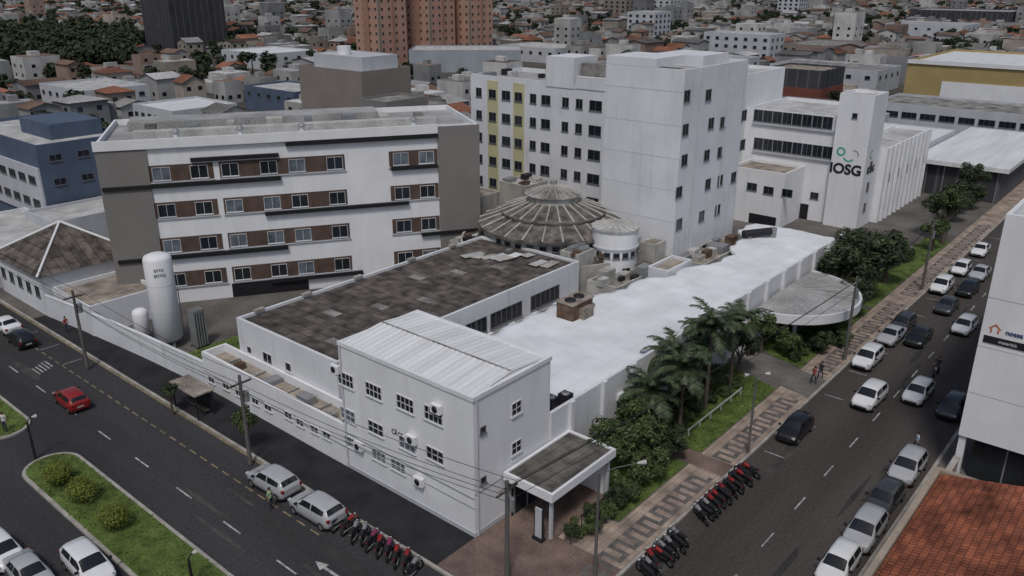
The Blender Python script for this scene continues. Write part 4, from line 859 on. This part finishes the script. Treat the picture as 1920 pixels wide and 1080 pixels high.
for (px, py), lb_ in zip(((112,893),(160,925),(218,975)), ('nearest the rounded tip of', 'in the middle of', 'last of three on')):
    x, y = V2(px, py+18); tree('round lime green shrub %s the grassy median' % lb_, 'shrub', x, y, 1.95, 1.25, 'l', None, 'round_shrub', .17, False, .85)
x, y = V2(466, 845); tree('small leafy street tree on the black pavement beside the pole', 'tree', x, y, 3.2, .95, 'a', None, 'broadleaf_tree', GZ, False, 1.3)
x, y = V2(325, 778); tree('thin dark street tree beside the bus shelter', 'tree', x, y, 2.8, .8, 'd')
for i in range(6): tree('low shrub in the garden strip below the curved canopy', 'shrub', 38.6+i*1.7, -5.0-.1*i, 1.1, .75, R.choice('ad'), 'garden shrubs', 'shrub')
for i in range(6): tree('low shrub in the yard behind the oxygen tank wall', 'shrub', R.uniform(1.6, 8), R.uniform(32, 39), 1.4, .8, R.choice('ad'), 'yard shrubs', 'shrub')
for i in range(7): tree('low shrub by the dark entrance fence', 'shrub', 3.4+i*.85, -5.3+R.uniform(-.3, .5), R.uniform(1.0, 1.7), R.uniform(.55, .85), R.choice('ad'), 'entrance shrubs', 'shrub')
for i in range(6): tree('low shrub along the lawn edge under the palms', 'shrub', 20+i*2.0, -3.0+R.uniform(-.5, .5), 1.2, .8, R.choice('ad'), 'lawn shrubs', 'shrub')
treespots.sort(); fs = MB()
def addleaf(mb, me, T, m=0):
    mb.add([T @ v.co for v in me.vertices], [tuple(p.vertices) for p in me.polygons], m)
cnt = 0
for z, x, y, px in treespots:
    for _ in range(2 if z > 300 else 1):
        h = R.uniform(4.5, 8.5); r = R.uniform(2.0, 4.2); xx = x+R.uniform(-4, 4); yy = y+R.uniform(-4, 4)
        if cnt < 220:
            lab = 'dark round tree between houses, %s, %s' % (zone(px), dist(z)); tree(lab, 'tree', xx, yy, h, r, 'f', lab, 'city_tree', 0, True); cnt += 1
        else: addleaf(fs, R.choice(CRN_['f']), Matrix.Translation((xx, yy, h-r*.7)) @ Matrix.Rotation(R.uniform(0, 6), 4, 'Z') @ Matrix.Diagonal((r, r, r*.85, 1)))
fs.struct('distant_trees', M['leaf_far'], 'mass of small distant trees between the houses', 'trees', 'stuff')
fs = MB()
for i in range(420):
    px = R.uniform(-30, 250); py = R.uniform(64, 122); x, y = V2(px, py); r = R.uniform(3, 6)
    addleaf(fs, R.choice(CRN_['f']), Matrix.Translation((x, y, r*.9)) @ Matrix.Rotation(R.uniform(0, 6), 4, 'Z') @ Matrix.Diagonal((r, r, r, 1)))
fs.struct('woodland', M['leaf_far'], 'dark dense wood at the upper left', 'wood', 'stuff')
# ------------------------------------------------------------------ cars
ST = {'sedan': [(-2.15,.70,.45,.80,.60,.82),(-2.05,.80,.30,.92,.66,.97),(-1.55,.86,.22,.98,.68,1.03),(-.95,.87,.2,.98,.58,1.40),(-.2,.87,.2,.96,.60,1.47),(.35,.87,.2,.95,.58,1.43),(1.05,.86,.2,.93,.70,.99),(1.75,.83,.22,.84,.66,.89),(2.08,.74,.28,.70,.58,.75),(2.16,.62,.4,.6,.5,.63)],
      'hatch': [(-1.98,.66,.45,.85,.55,.9),(-1.92,.78,.28,1.0,.62,1.08),(-1.62,.84,.2,1.0,.60,1.42),(-.9,.85,.2,.97,.61,1.5),(-.1,.85,.2,.95,.62,1.52),(.4,.85,.2,.94,.60,1.47),(1.1,.84,.2,.93,.7,.99),(1.65,.80,.22,.86,.64,.9),(1.95,.7,.3,.7,.55,.74),(2.0,.6,.4,.6,.5,.62)]}
ST['suv'] = [(x*1.08, w*1.05, zb*1.2, zs*1.14, rw*1.08, zr*1.10) for x, w, zb, zs, rw, zr in ST['hatch']]
GL = {'sedan': ((2.15,2.92),(5.08,5.94),((2.62,3.92),(4.04,5.5))), 'hatch': ((1.15,1.93),(5.08,5.94),((2.15,3.6),(3.72,5.5)))}
GL['suv'] = GL['hatch']
CP_ = {}
def car_meshes(kind):
    st = ST[kind]; halves = []
    for x, w, zb, zs, rw, zr in st:
        dz = .07 if zr-zs > .2 else .01
        halves.append([(x,0,zb),(x,w*.86,zb),(x,w,zb+.14),(x,w,(zb+zs)*.5+.06),(x,w*.965,zs),(x,rw,zr-dz),(x,rw*.72,zr),(x,0,zr+.015)])
    mb = MB(); vs = []; n = 14
    for h in halves: vs += h+[(p[0],-p[1],p[2]) for p in h[6:0:-1]]
    fs = [(i*n+j, i*n+(j+1) % n, (i+1)*n+(j+1) % n, (i+1)*n+j) for i in range(len(st)-1) for j in range(n)]
    mb.add(vs, [f[::-1] for f in fs], 0, True); mb.add(vs[:n], [tuple(range(n))], 0, True); mb.add(vs[-n:], [tuple(range(n-1,-1,-1))], 0, True)
    def P(s, j, sd=1):
        i = min(int(s), len(st)-2); u = s-i; k = min(int(j), 6); v = j-k
        A = Vector(halves[i][k]).lerp(Vector(halves[i][k+1]), v); B = Vector(halves[i+1][k]).lerp(Vector(halves[i+1][k+1]), v); p = A.lerp(B, u); p.y *= sd; return p
    def patch(ss, js, off):
        q = MB(); g_ = [[P(s, abs(j), 1 if sd > 0 else -1)+off(s, sd) for (j, sd) in js] for s in ss]; m = len(js)
        q.add([p for row in g_ for p in row], [(a*m+b, a*m+b+1, (a+1)*m+b+1, (a+1)*m+b) for a in range(len(ss)-1) for b in range(m-1)], 0, True); return q
    def rng(a, b, n): return [a+(b-a)*i/n for i in range(n+1)]
    G = GL[kind]; D = {}
    D['body'] = mb.mesh('body', M['car_white'])
    ac = [(5.15,1),(5.6,1),(6,1),(6.5,1),(7,1),(6.5,-1),(6,-1),(5.6,-1),(5.15,-1)]
    D['rear_window'] = patch(rng(*G[0], 6), ac, lambda s, sd: Vector((-.012, 0, .014))).mesh('rear_window', M['carglass'])
    D['windshield'] = patch(rng(*G[1], 6), ac, lambda s, sd: Vector((.012, 0, .014))).mesh('windshield', M['carglass'])
    D['side_window'] = []
    for (s0, s1) in G[2]:
        for sd in (1, -1): D['side_window'].append(patch(rng(s0, s1, 8), [(4.12, sd), (4.5, sd), (4.88, sd)], lambda s, sd: Vector((0, .014*sd, .006))).mesh('side_window', M['carglass']))
    fx = st[-2][0]; rx = st[0][0]; zf = st[-2][3]; wv = st[-2][1]
    D['headlight'] = []; D['tail_lamp'] = []; D['mirror'] = []
    for sd in (1, -1):
        q = MB(); q.box(fx-.22, fx+.015, sd*(wv-.06)-.13, sd*(wv-.06)+.10*sd if sd < 0 else wv-.06+.10, zf-.06, zf+.07); D['headlight'].append(q.mesh('headlight', M['headlight']))
        q = MB(); y0 = sd*(st[1][1]-.16); q.box(rx-.02, rx+.16, min(y0, y0+sd*.17), max(y0, y0+sd*.17), st[0][3]-.12, st[0][3]+.1); D['tail_lamp'].append(q.mesh('tail_lamp', M['taillight']))
        q = MB(); y0 = sd*(st[6][1]); q.box(st[6][0]-.32, st[6][0]-.18, min(y0, y0+sd*.2), max(y0, y0+sd*.2), st[6][3]+.02, st[6][3]+.15); D['mirror'].append(q.mesh('mirror', M['trim']))
    q = MB(); q.box(fx-.1, fx+.1, -.5, .5, .36*zf/.7, .5*zf/.7); D['grille'] = q.mesh('grille', M['trim'])
    q = MB(); q.box(rx-.012, rx+.05, -.26, .26, .55, .68); D['licence_plate'] = q.mesh('licence_plate', M['plate'])
    q = MB(); L_ = st[-3][0]; q.box(st[1][0]+.2, L_, -st[4][1]+.05, st[4][1]-.05, .16, .34); D['sill'] = q.mesh('sill', M['trim'])
    CP_[kind] = D
for k in ST: car_meshes(k)
tq = MB(); tq.lathe(0, 0, [(.19,-.10),(.30,-.10),(.325,-.07),(.325,.07),(.30,.10),(.19,.10)], 20)
TY = tq.mesh('tyre', M['tyre'])
rq = MB(); rq.lathe(0, 0, [(.20,.092),(.17,.075),(.06,.085),(.01,.09)], 14); rq.lathe(0, 0, [(.01,-.09),(.06,-.085),(.17,-.075),(.20,-.092)], 14); RI = rq.mesh('rim', M['rim'])
for me in (TY, RI):
    for v in me.vertices: v.co = (v.co.x, -v.co.z, v.co.y)
def car(label, px, py, heading, kind, colour, group=None, snap=None, name=None, hgt=.7, xy=None):
    x, y = xy or V2(px, py, hgt)
    if snap: x, y = (snap[1], y) if snap[0] == 'a' else (x, snap[1]+R.uniform(-.12, .12))
    r = thing('parked_car' if name is None else name, label, 'car', (x, y, 0.012), math.radians(heading+R.uniform(-2, 2)), group); D = CP_[kind]
    b = link('body', D['body'], r); b.material_slots[0].link = 'OBJECT'; b.material_slots[0].material = M['car_'+colour]
    for k in ('rear_window', 'windshield', 'grille', 'licence_plate', 'sill'): link(k, D[k], r)
    for k in ('side_window', 'headlight', 'tail_lamp', 'mirror'):
        for me in D[k]: link(k, me, r)
    st = ST[kind]; wx = 1.32*(1.08 if kind == 'suv' else 1)
    for sx in (1, -1):
        for sy in (1, -1):
            w = link('wheel', TY, r, (sx*wx, sy*(st[4][1]-.085), .325)); link('rim', RI, w)
    return r
A_, B_ = 180, 90
car('white hatchback driving in the middle of the side street, left of two abreast', 1631, 742, A_, 'suv', 'white', name='car')
car('white hatchback driving in the side street, right of two abreast', 1722, 733, A_, 'hatch', 'white', name='car')
car('black car parked alone at the left kerb by the lamp post', 1489, 800, A_, 'hatch', 'black', snap=('b', -10.3))
car('white car parked at the left kerb in front of the utility pole', 1621, 668, A_, 'suv', 'white', snap=('b', -10.3))
car('silver car parked at the left kerb behind the white one', 1665, 625, A_, 'sedan', 'silver', snap=('b', -10.3))
car('dark car parked at the left kerb behind the silver one', 1690, 603, A_, 'hatch', 'grey', snap=('b', -10.3))
car('dark car in the traffic lane beside the parked silver car', 1723, 629, A_, 'sedan', 'black', name='car')
car('white hatchback driving near the sign building', 1809, 609, A_, 'hatch', 'white', name='car')
car('dark car parked at the right kerb before the sign building corner', 1784, 760, A_, 'hatch', 'grey', snap=('b', -18.9))
car('silver estate car parked at the right kerb above the tiled roof', 1706, 875, A_, 'suv', 'silver', snap=('b', -18.9))
car('dark grey car parked at the right kerb between two silver cars', 1667, 935, A_, 'hatch', 'grey', snap=('b', -18.9))
car('silver hatchback parked at the right kerb beside the tiled roof', 1617, 990, A_, 'suv', 'silver', snap=('b', -18.9))
car('white car parked at the right kerb at the bottom edge', 1578, 1057, A_, 'hatch', 'white', snap=('b', -18.9))
car('white car parked at the left kerb under the far street trees', 1760, 533, A_, 'suv', 'white', snap=('b', -10.3))
car('dark car driving beside the far parked white car', 1776, 571, A_, 'sedan', 'grey', name='car')
car('white car parked second farthest at the left kerb', 1796, 500, A_, 'hatch', 'white', snap=('b', -10.3))
car('silver car driving in the far part of the side street', 1838, 510, A_, 'sedan', 'silver', name='car')
car('black car in the far lane between two white cars', 1815, 540, A_, 'hatch', 'black', name='car')
car('white car parked farthest at the left kerb', 1829, 465, A_, 'sedan', 'white', snap=('b', -10.3))
car('silver estate car parked on the avenue, farther of two', 503, 905, B_, 'suv', 'silver', snap=('a', -5.1))
car('silver hatchback parked on the avenue, nearer of two beside the motorcycles', 580, 960, B_, 'suv', 'silver', snap=('a', -5.1))
car('red hatchback driving alone on the avenue', 133, 746, B_, 'hatch', 'red', name='car')
car('dark car parked on the avenue at the left edge', 40, 633, B_, 'hatch', 'black')
car('white car parked on the avenue farthest left', 10, 607, B_, 'sedan', 'white')
car('white car at the bottom beside the grassy median', 165, 1058, -B_, 'suv', 'white', name='car')
car('silver car at the bottom left corner behind the white one', 55, 1072, -B_, 'sedan', 'silver', name='car')
car('white car cut by the left edge beyond the median', 2, 1030, -B_, 'hatch', 'white', name='car')
# ------------------------------------------------------------------ motorcycles
q = MB(); q.lathe(0, 0, [(.19,-.05),(.27,-.05),(.30,0),(.27,.05),(.19,.05)], 16); MT = q.mesh('tyre', M['tyre'])
q = MB(); q.lathe(0, 0, [(.20,0),(.17,.02),(.04,.04),(.04,-.04),(.17,-.02),(.2,0)], 12); MR = q.mesh('rim', M['rim'])
for me in (MT, MR):
    for v in me.vertices: v.co = (v.co.x, -v.co.z, v.co.y)
q = MB(); q.cyl((-.45,0,.45), (.35,0,.45), .11, .13, 8); q.cyl((.0,0,.3), (.1,0,.62), .15, .15, 8); q.cyl((-.66,0,.3), (-.1,0,.4), .03); q.cyl((.55,0,.88), (.2,0,.55), .04); MFR = q.mesh('engine_frame', M['darkmetal'])
q = MB(); q.cyl((-.05,0,.78), (.38,0,.86), .13, .15, 10); q.cyl((.38,0,.86), (.5,0,.8), .15, .05, 10); MBD = q.mesh('fuel_tank', M['bike_red'])
q = MB(); q.cyl((-.8,0,.78), (-.35,0,.72), .05, .10, 8); MTL = q.mesh('tail_fairing', M['bike_black'])
q = MB(); q.box(.45, .85, -.07, .07, .58, .62); MFD = q.mesh('front_mudguard', M['bike_black'])
q = MB(); q.box(-.75, -.05, -.13, .13, .78, .86); q.box(-.7, -.1, -.1, .1, .86, .89); MSE = q.mesh('seat', M['trim'])
q = MB(); q.cyl((.66,.06,.3), (.48,.06,.95), .025); q.cyl((.66,-.06,.3), (.48,-.06,.95), .025); MFK = q.mesh('fork', M['greymetal'])
q = MB(); q.tube([(.36,.36,1.02),(.46,.2,1.0),(.48,0,.97),(.46,-.2,1.0),(.36,-.36,1.02)], .02); q.cyl((.44,.3,1.0), (.44,.34,1.18), .012); q.cyl((.44,-.3,1.0), (.44,-.34,1.18), .012); MHB = q.mesh('handlebar', M['darkmetal'])
q = MB(); q.cyl((.5,0,.88), (.62,0,.86), .08, .10, 10); MHL = q.mesh('headlight', M['headlight'])
q = MB(); q.cyl((-.7,-.14,.36), (.05,-.12,.28), .045, .03, 8); MEX = q.mesh('exhaust', M['greymetal'])
q = MB(); q.cyl((0,.12,.3), (.02,.28,.0), .015); MKS = q.mesh('kickstand', M['darkmetal'])
def bike(label, x, y, deg, colour, group=None, lean=7):
    r = thing('motorcycle', label, 'motorcycle', (x, y, .01), math.radians(deg), group); r.rotation_euler = (math.radians(-lean), 0, math.radians(deg))
    for sx in (.66, -.66): w = link('wheel', MT, r, (sx, 0, .30)); link('rim', MR, w)
    for nm, me in (('fuel_tank', MBD), ('tail_fairing', MTL), ('front_mudguard', MFD)):
        b = link(nm, me, r); b.material_slots[0].link = 'OBJECT'; b.material_slots[0].material = M['bike_'+colour]
    for nm, me in (('engine_frame', MFR), ('seat', MSE), ('fork', MFK), ('handlebar', MHB), ('headlight', MHL), ('exhaust', MEX), ('kickstand', MKS)): link(nm, me, r)
    return r
def bikerow(n, f0, deg, cols, where):
    for i in range(n):
        x, y = f0(i); c = R.choice(cols); lab = '%s motorcycle parked in the tight row %s' % (c, where); bike(lab, x, y, deg+R.uniform(-14, 14), c, lab, R.uniform(3, 12))
bikerow(11, lambda i: (-4.75+R.uniform(-.15, .15), 8.3-i*.78+R.uniform(-.1, .1)), 25, ['red','red','black','magenta','black','silver'], 'before the corner building')
bikerow(13, lambda i: (11.2+i*.58+R.uniform(-.1, .1), -10.15+R.uniform(-.15, .15)), 70, ['black','black','red','red','silver','black'], 'below the bushy trees')
bikerow(8, lambda i: (4.0+i*.60, -10.2+R.uniform(-.15, .15)), 70, ['black','black','red','silver'], 'at the bottom by the lamp')
# ------------------------------------------------------------------ people
def person(label, x, y, deg, shirt, pants, pose='stand', z=GZ, name='person'):
    J = {'pel': (0,0,.95,.13,.10), 'sp': (0,.0,1.12,.13,.10), 'ch': (0,0,1.32,.16,.11), 'nk': (0,.0,1.49,.055,.055), 'hd': (0,.02,1.62,.085,.10), 'ht': (0,.01,1.71,.06,.07)}
    E = [('pel','sp'),('sp','ch'),('ch','nk'),('nk','hd'),('hd','ht')]
    for s, sg in (('l', -1), ('r', 1)):
        st = sg if pose == 'walk' else 0
        if pose == 'ride':
            leg = [(sg*.12,.02,.90),(sg*.17,.40,.72),(sg*.16,.22,.32),(sg*.16,.36,.26)]; arm = [(sg*.19,0,1.42),(sg*.28,.2,1.22),(sg*.31,.42,1.06),(sg*.31,.49,1.04)]
        else:
            leg = [(sg*.10,0,.88),(sg*.11,.03+.14*st,.50),(sg*.11,-.03+.22*st,.09),(sg*.12,.12+.22*st,.05)]; arm = [(sg*.19,0,1.42),(sg*.25,-.02-.08*st,1.14),(sg*.26,.05-.10*st,.90),(sg*.26,.07-.1*st,.82)]
        for k_, p, rr in zip(('hip','kn','an','toe'), leg, (.09,.065,.045,.04)): J[k_+s] = (*p, rr, rr)
        for k_, p, rr in zip(('sh','el','wr','ha'), arm, (.065,.048,.032,.03)): J[k_+s] = (*p, rr, rr)
        E += [('pel','hip'+s),('hip'+s,'kn'+s),('kn'+s,'an'+s),('an'+s,'toe'+s),('ch','sh'+s),('sh'+s,'el'+s),('el'+s,'wr'+s),('wr'+s,'ha'+s)]
        wv = Vector(arm[3])-Vector(arm[2]); wv.normalize()
        for f_ in range(5):
            o = Vector((0, (f_-1.5)*.018, 0)) if pose != 'ride' else Vector(((f_-1.5)*.018, 0, 0))
            L_ = (.05, .075, .082, .075, .058)[f_]; a_ = Vector(arm[3])+o+wv*L_*.55; b_ = a_+wv*L_*.45+Vector((-sg*.015, 0, 0))
            if f_ == 0: a_ += Vector((0, .015, .02)); b_ += Vector((0, .02, .02))
            J['f%s%d' % (s, f_)] = (*a_, .009, .009); J['g%s%d' % (s, f_)] = (*b_, .008, .008); E += [('ha'+s, 'f%s%d' % (s, f_)), ('f%s%d' % (s, f_), 'g%s%d' % (s, f_))]
    ks = list(J); me = bpy.data.meshes.new('body'); me.from_pydata([J[k][:3] for k in ks], [(ks.index(a), ks.index(b)) for a, b in E], [])
    ob = bpy.data.objects.new('body', me); COL.objects.link(ob)
    md = ob.modifiers.new('Skin', 'SKIN'); sv_ = me.skin_vertices[0].data if me.skin_vertices else None
    if sv_ is None:
        bpy.context.view_layer.objects.active = ob; ob.select_set(True); bpy.ops.mesh.customdata_skin_add(); sv_ = me.skin_vertices[0].data
    for i, k in enumerate(ks): sv_[i].radius = J[k][3:5]; sv_[i].use_root = (k == 'pel')
    ob.modifiers.new('Sub', 'SUBSURF').levels = 1
    bpy.context.view_layer.update(); m2 = bpy.data.meshes.new_from_object(ob.evaluated_get(bpy.context.evaluated_depsgraph_get())); bpy.data.objects.remove(ob)
    m2.materials.clear()
    for k in (M['skin'], shirt, pants, M['shoe']): m2.materials.append(k)
    for p in m2.polygons:
        c = p.center; p.use_smooth = True
        side = abs(c.x) > .2
        p.material_index = 3 if c.z < (.1 if pose != 'ride' else .36) else 2 if c.z < .96 and not (side and pose != 'ride' and c.z < 1.0) else 1 if (c.z < 1.47 and not (side and c.z < 1.18)) else 0
    r = thing(name, label, 'person', (x, y, z), math.radians(deg)); link('body', m2, r)
    h = MB(); h.lathe(0, 0, [(.085,-.02),(.10,.03),(.085,.08),(.04,.115),(.005,.12)], 12); hm = h.mesh('hair', M['hair']); link('hair' , hm, r, (0, -.005, 1.63)); return r
sh = {k: mat(k+'_shirt', c, .9, .1, 5) for k, c in (('white', (.6,.6,.6)), ('green', (.35,.45,.25)), ('lightblue', (.35,.45,.55)), ('red', (.30,.07,.06)), ('dark', (.03,.03,.035)))}
for px, py, dg, s, ps, lab, z in ((509,955,200,'green','stand','person in a pale green shirt standing beside the parked silver car on the avenue',.01),(12,812,120,'white','stand','person in a white shirt standing on the far median at the left edge',.17),(1715,850,40,'lightblue','walk','person in a light blue top walking by the right kerb near the tiled roof',GZ),(1524,722,60,'red','walk','person in a red top walking on the tan pavement by the driveway',GZ),(1537,713,80,'dark','walk','person in dark clothes beside the red-topped walker on the tan pavement',GZ),(127,625,30,'red','walk','person in red by the white boundary wall at the left',GZ)):
    x, y = V2(px, py); person(lab, x, y, dg, sh[s], M['jeans'], ps, z)
x, y = V2(1755, 703); bike('dark motorcycle being ridden between the white cars', x, y, 180, 'black', None, 0)
pr = person('rider in dark clothes seated on the moving dark motorcycle', x+.25, y, 90, sh['dark'], M['jeans'], 'ride', .02)
# ------------------------------------------------------------------ poles, lamps, cables, shelter, railing
def upole(label, x, y, h, z=GZ):
    r = thing('utility_pole', label, 'utility pole', (x, y, z))
    part(r, 'shaft', 'pole', lambda mb: mb.cyl((x,y,z-.02), (x,y,h), .17, .11, 10))
    part(r, 'crossarm', 'bark', lambda mb: mb.box(x-.9, x+.9, y-.06, y+.06, h-.7, h-.58)); part(r, 'transformer', 'greymetal', lambda mb: mb.cyl((x+.35,y,h-2.2), (x+.35,y,h-1.4), .22, .22, 12))
    for s in (-.8, -.3, .8): part(r, 'insulator', 'lamp', lambda mb: mb.cyl((x+s,y,h-.58), (x+s,y,h-.4), .05, .03, 8))
poles = [(*V2(470,872), 7.4), (*V2(165,693), 7.8), (*V2(951,1088), 7.0), (*V2(1583,676), 8.4), (*V2(1728,545), 8.4)]
for (x, y, h), lb_ in zip(poles, ('beside the small tree on the avenue pavement', 'at the left in front of the white boundary wall', 'at the street corner at the bottom edge', 'on the pavement in front of the curved canopy', 'under the far street trees')): upole('slim concrete utility pole '+lb_, x, y, h)
def slamp(label, x, y, h, dx, dy, double=False, m='greymetal'):
    r = thing('street_lamp', label, 'street lamp', (x, y, GZ)); part(r, 'pole', m, lambda mb: mb.cyl((x,y,GZ-.02), (x,y,h), .11, .07, 10))
    for s in ((1, -1) if double else (1,)):
        e = (x+dx*s, y+dy*s, h+.25)
        part(r, 'arm', m, lambda mb: mb.tube([(x,y,h-.05),(x+dx*.4*s,y+dy*.4*s,h+.2),e], .04)); part(r, 'lamp_head', 'lamp', lambda mb: mb.cyl((e[0]-.1*dx*s,e[1]-.1*dy*s,e[2]), (e[0]+.28*dx*s/max(.4, math.hypot(dx, dy)),e[1]+.28*dy*s/max(.4, math.hypot(dx, dy)),e[2]-.02), .07, .16, 8))
x, y = V2(1115, 1086); slamp('street lamp with a long arm at the bottom by the lower motorcycle row', x, y, 7.4, 2.2, -1.4, False, 'pole')
x, y = V2(1402, 852); slamp('street lamp with two short heads on the patterned pavement by the lawn', x, y, 6.5, .5, -.45, True, 'pole')
x, y = V2(67, 862); slamp('thin dark sign pole shaped as a lamp at the tip of the grassy median', x, y, 3.2, .4, 0, False, 'darkmetal')  # thin pole with a small sign, modelled here as a lamp
x, y = V2(362, 1100); slamp('thin lamp post at the bottom of the grassy median', x, y, 2.0, .3, 0, False, 'darkmetal')
def cable(p0, p1, sag, label, group):
    p0 = Vector(p0); p1 = Vector(p1); pts = [p0.lerp(p1, i/14)-Vector((0, 0, sag*4*(i/14)*(1-i/14))) for i in range(15)]
    mb = MB(); mb.tube(pts, .018, 4); mb.top('overhead_cable', M['cable'], label, 'cable', group)
P_ = poles
farL = (-5.0, 95, 7.6)
for (a_, b2, g_) in ((P_[2], P_[0], 'between the corner pole and the small-tree pole'), (P_[0], P_[1], 'between the two avenue poles'), (P_[1], farL, 'leading off along the avenue to the left'), (P_[3], P_[4], 'between the far side-street poles'), (P_[2], P_[3], 'along the side street over the bushes')):
    for dx, dz in ((-.8, -.4), (-.3, -.4), (.8, -.4), (0, -1.4)): cable((a_[0]+dx, a_[1], a_[2]+dz), (b2[0]+dx, b2[1], b2[2]+dz), .5, 'thin black overhead cable '+g_, 'cables '+g_)
x, y = V2(366, 772)
bs = thing('bus_shelter', 'dark flat-roofed bus shelter on the black avenue pavement', 'bus shelter', (x, y, GZ))
part(bs, 'roof', 'tanroof', lambda mb: mb.box(x-.9, x+.9, y-2.0, y+2.0, 2.35, 2.48))
for dx, dy in ((-.7,-1.8),(-.7,1.8),(.7,-1.8),(.7,1.8)): part(bs, 'post', 'darkmetal', lambda mb: mb.box(x+dx-.05, x+dx+.05, y+dy-.05, y+dy+.05, GZ, 2.36))
part(bs, 'bench', 'bark', lambda mb: mb.box(x+.1, x+.5, y-1.5, y+1.5, .5, .58)); part(bs, 'back_panel', 'darkmetal', lambda mb: mb.box(x+.62, x+.66, y-1.7, y+1.7, .4, 2.0))
rl = thing('railing', 'low pale railing along the lawn behind the pavement', 'railing', (25, -4.2, GZ))
for q in range(6): part(rl, 'post', 'palewall', lambda mb: mb.box(20+q*1.8, 20.08+q*1.8, -4.24, -4.16, GZ, .75))
part(rl, 'rail', 'palewall', lambda mb: mb.box(19.9, 29.2, -4.25, -4.18, .68, .76))
# ------------------------------------------------------------------ light, sky, camera
w = bpy.data.worlds.new('World'); scene.world = w; w.use_nodes = True
sky = w.node_tree.nodes.new('ShaderNodeTexSky'); sky.sky_type = 'NISHITA'; sky.sun_disc = False
EL = math.radians(58); SD = Vector((-.62, -.38, 0)).normalized()
sky.sun_elevation = EL; sky.sun_rotation = math.atan2(SD.x, SD.y); sky.dust_density = 3; sky.air_density = 1.0
bg = w.node_tree.nodes['Background']; w.node_tree.links.new(sky.outputs[0], bg.inputs[0]); bg.inputs[1].default_value = .07
sl = bpy.data.lights.new('sun', 'SUN'); sl.energy = 1.5; sl.angle = math.radians(10); sl.color = (1, .97, .93)
so = bpy.data.objects.new('sun', sl); COL.objects.link(so); so.location = (0, 0, 80)
so.rotation_euler = Vector((SD.x*math.cos(EL), SD.y*math.cos(EL), math.sin(EL))).to_track_quat('Z', 'Y').to_euler()
cam = bpy.data.cameras.new('camera'); cam.sensor_width = 36; cam.lens = 36*FP/1920; cam.clip_end = 9000; cam.clip_start = .5
co = bpy.data.objects.new('camera', cam); COL.objects.link(co)
mw = Matrix.Identity(4)
for i, v in enumerate((RT, UV, -FV)):
    for j in range(3): mw[j][i] = v[j]
mw.translation = CAMP; co.matrix_world = mw; scene.camera = co
scene.view_settings.view_transform = 'Standard'; scene.view_settings.look = 'None'; scene.view_settings.exposure = 0
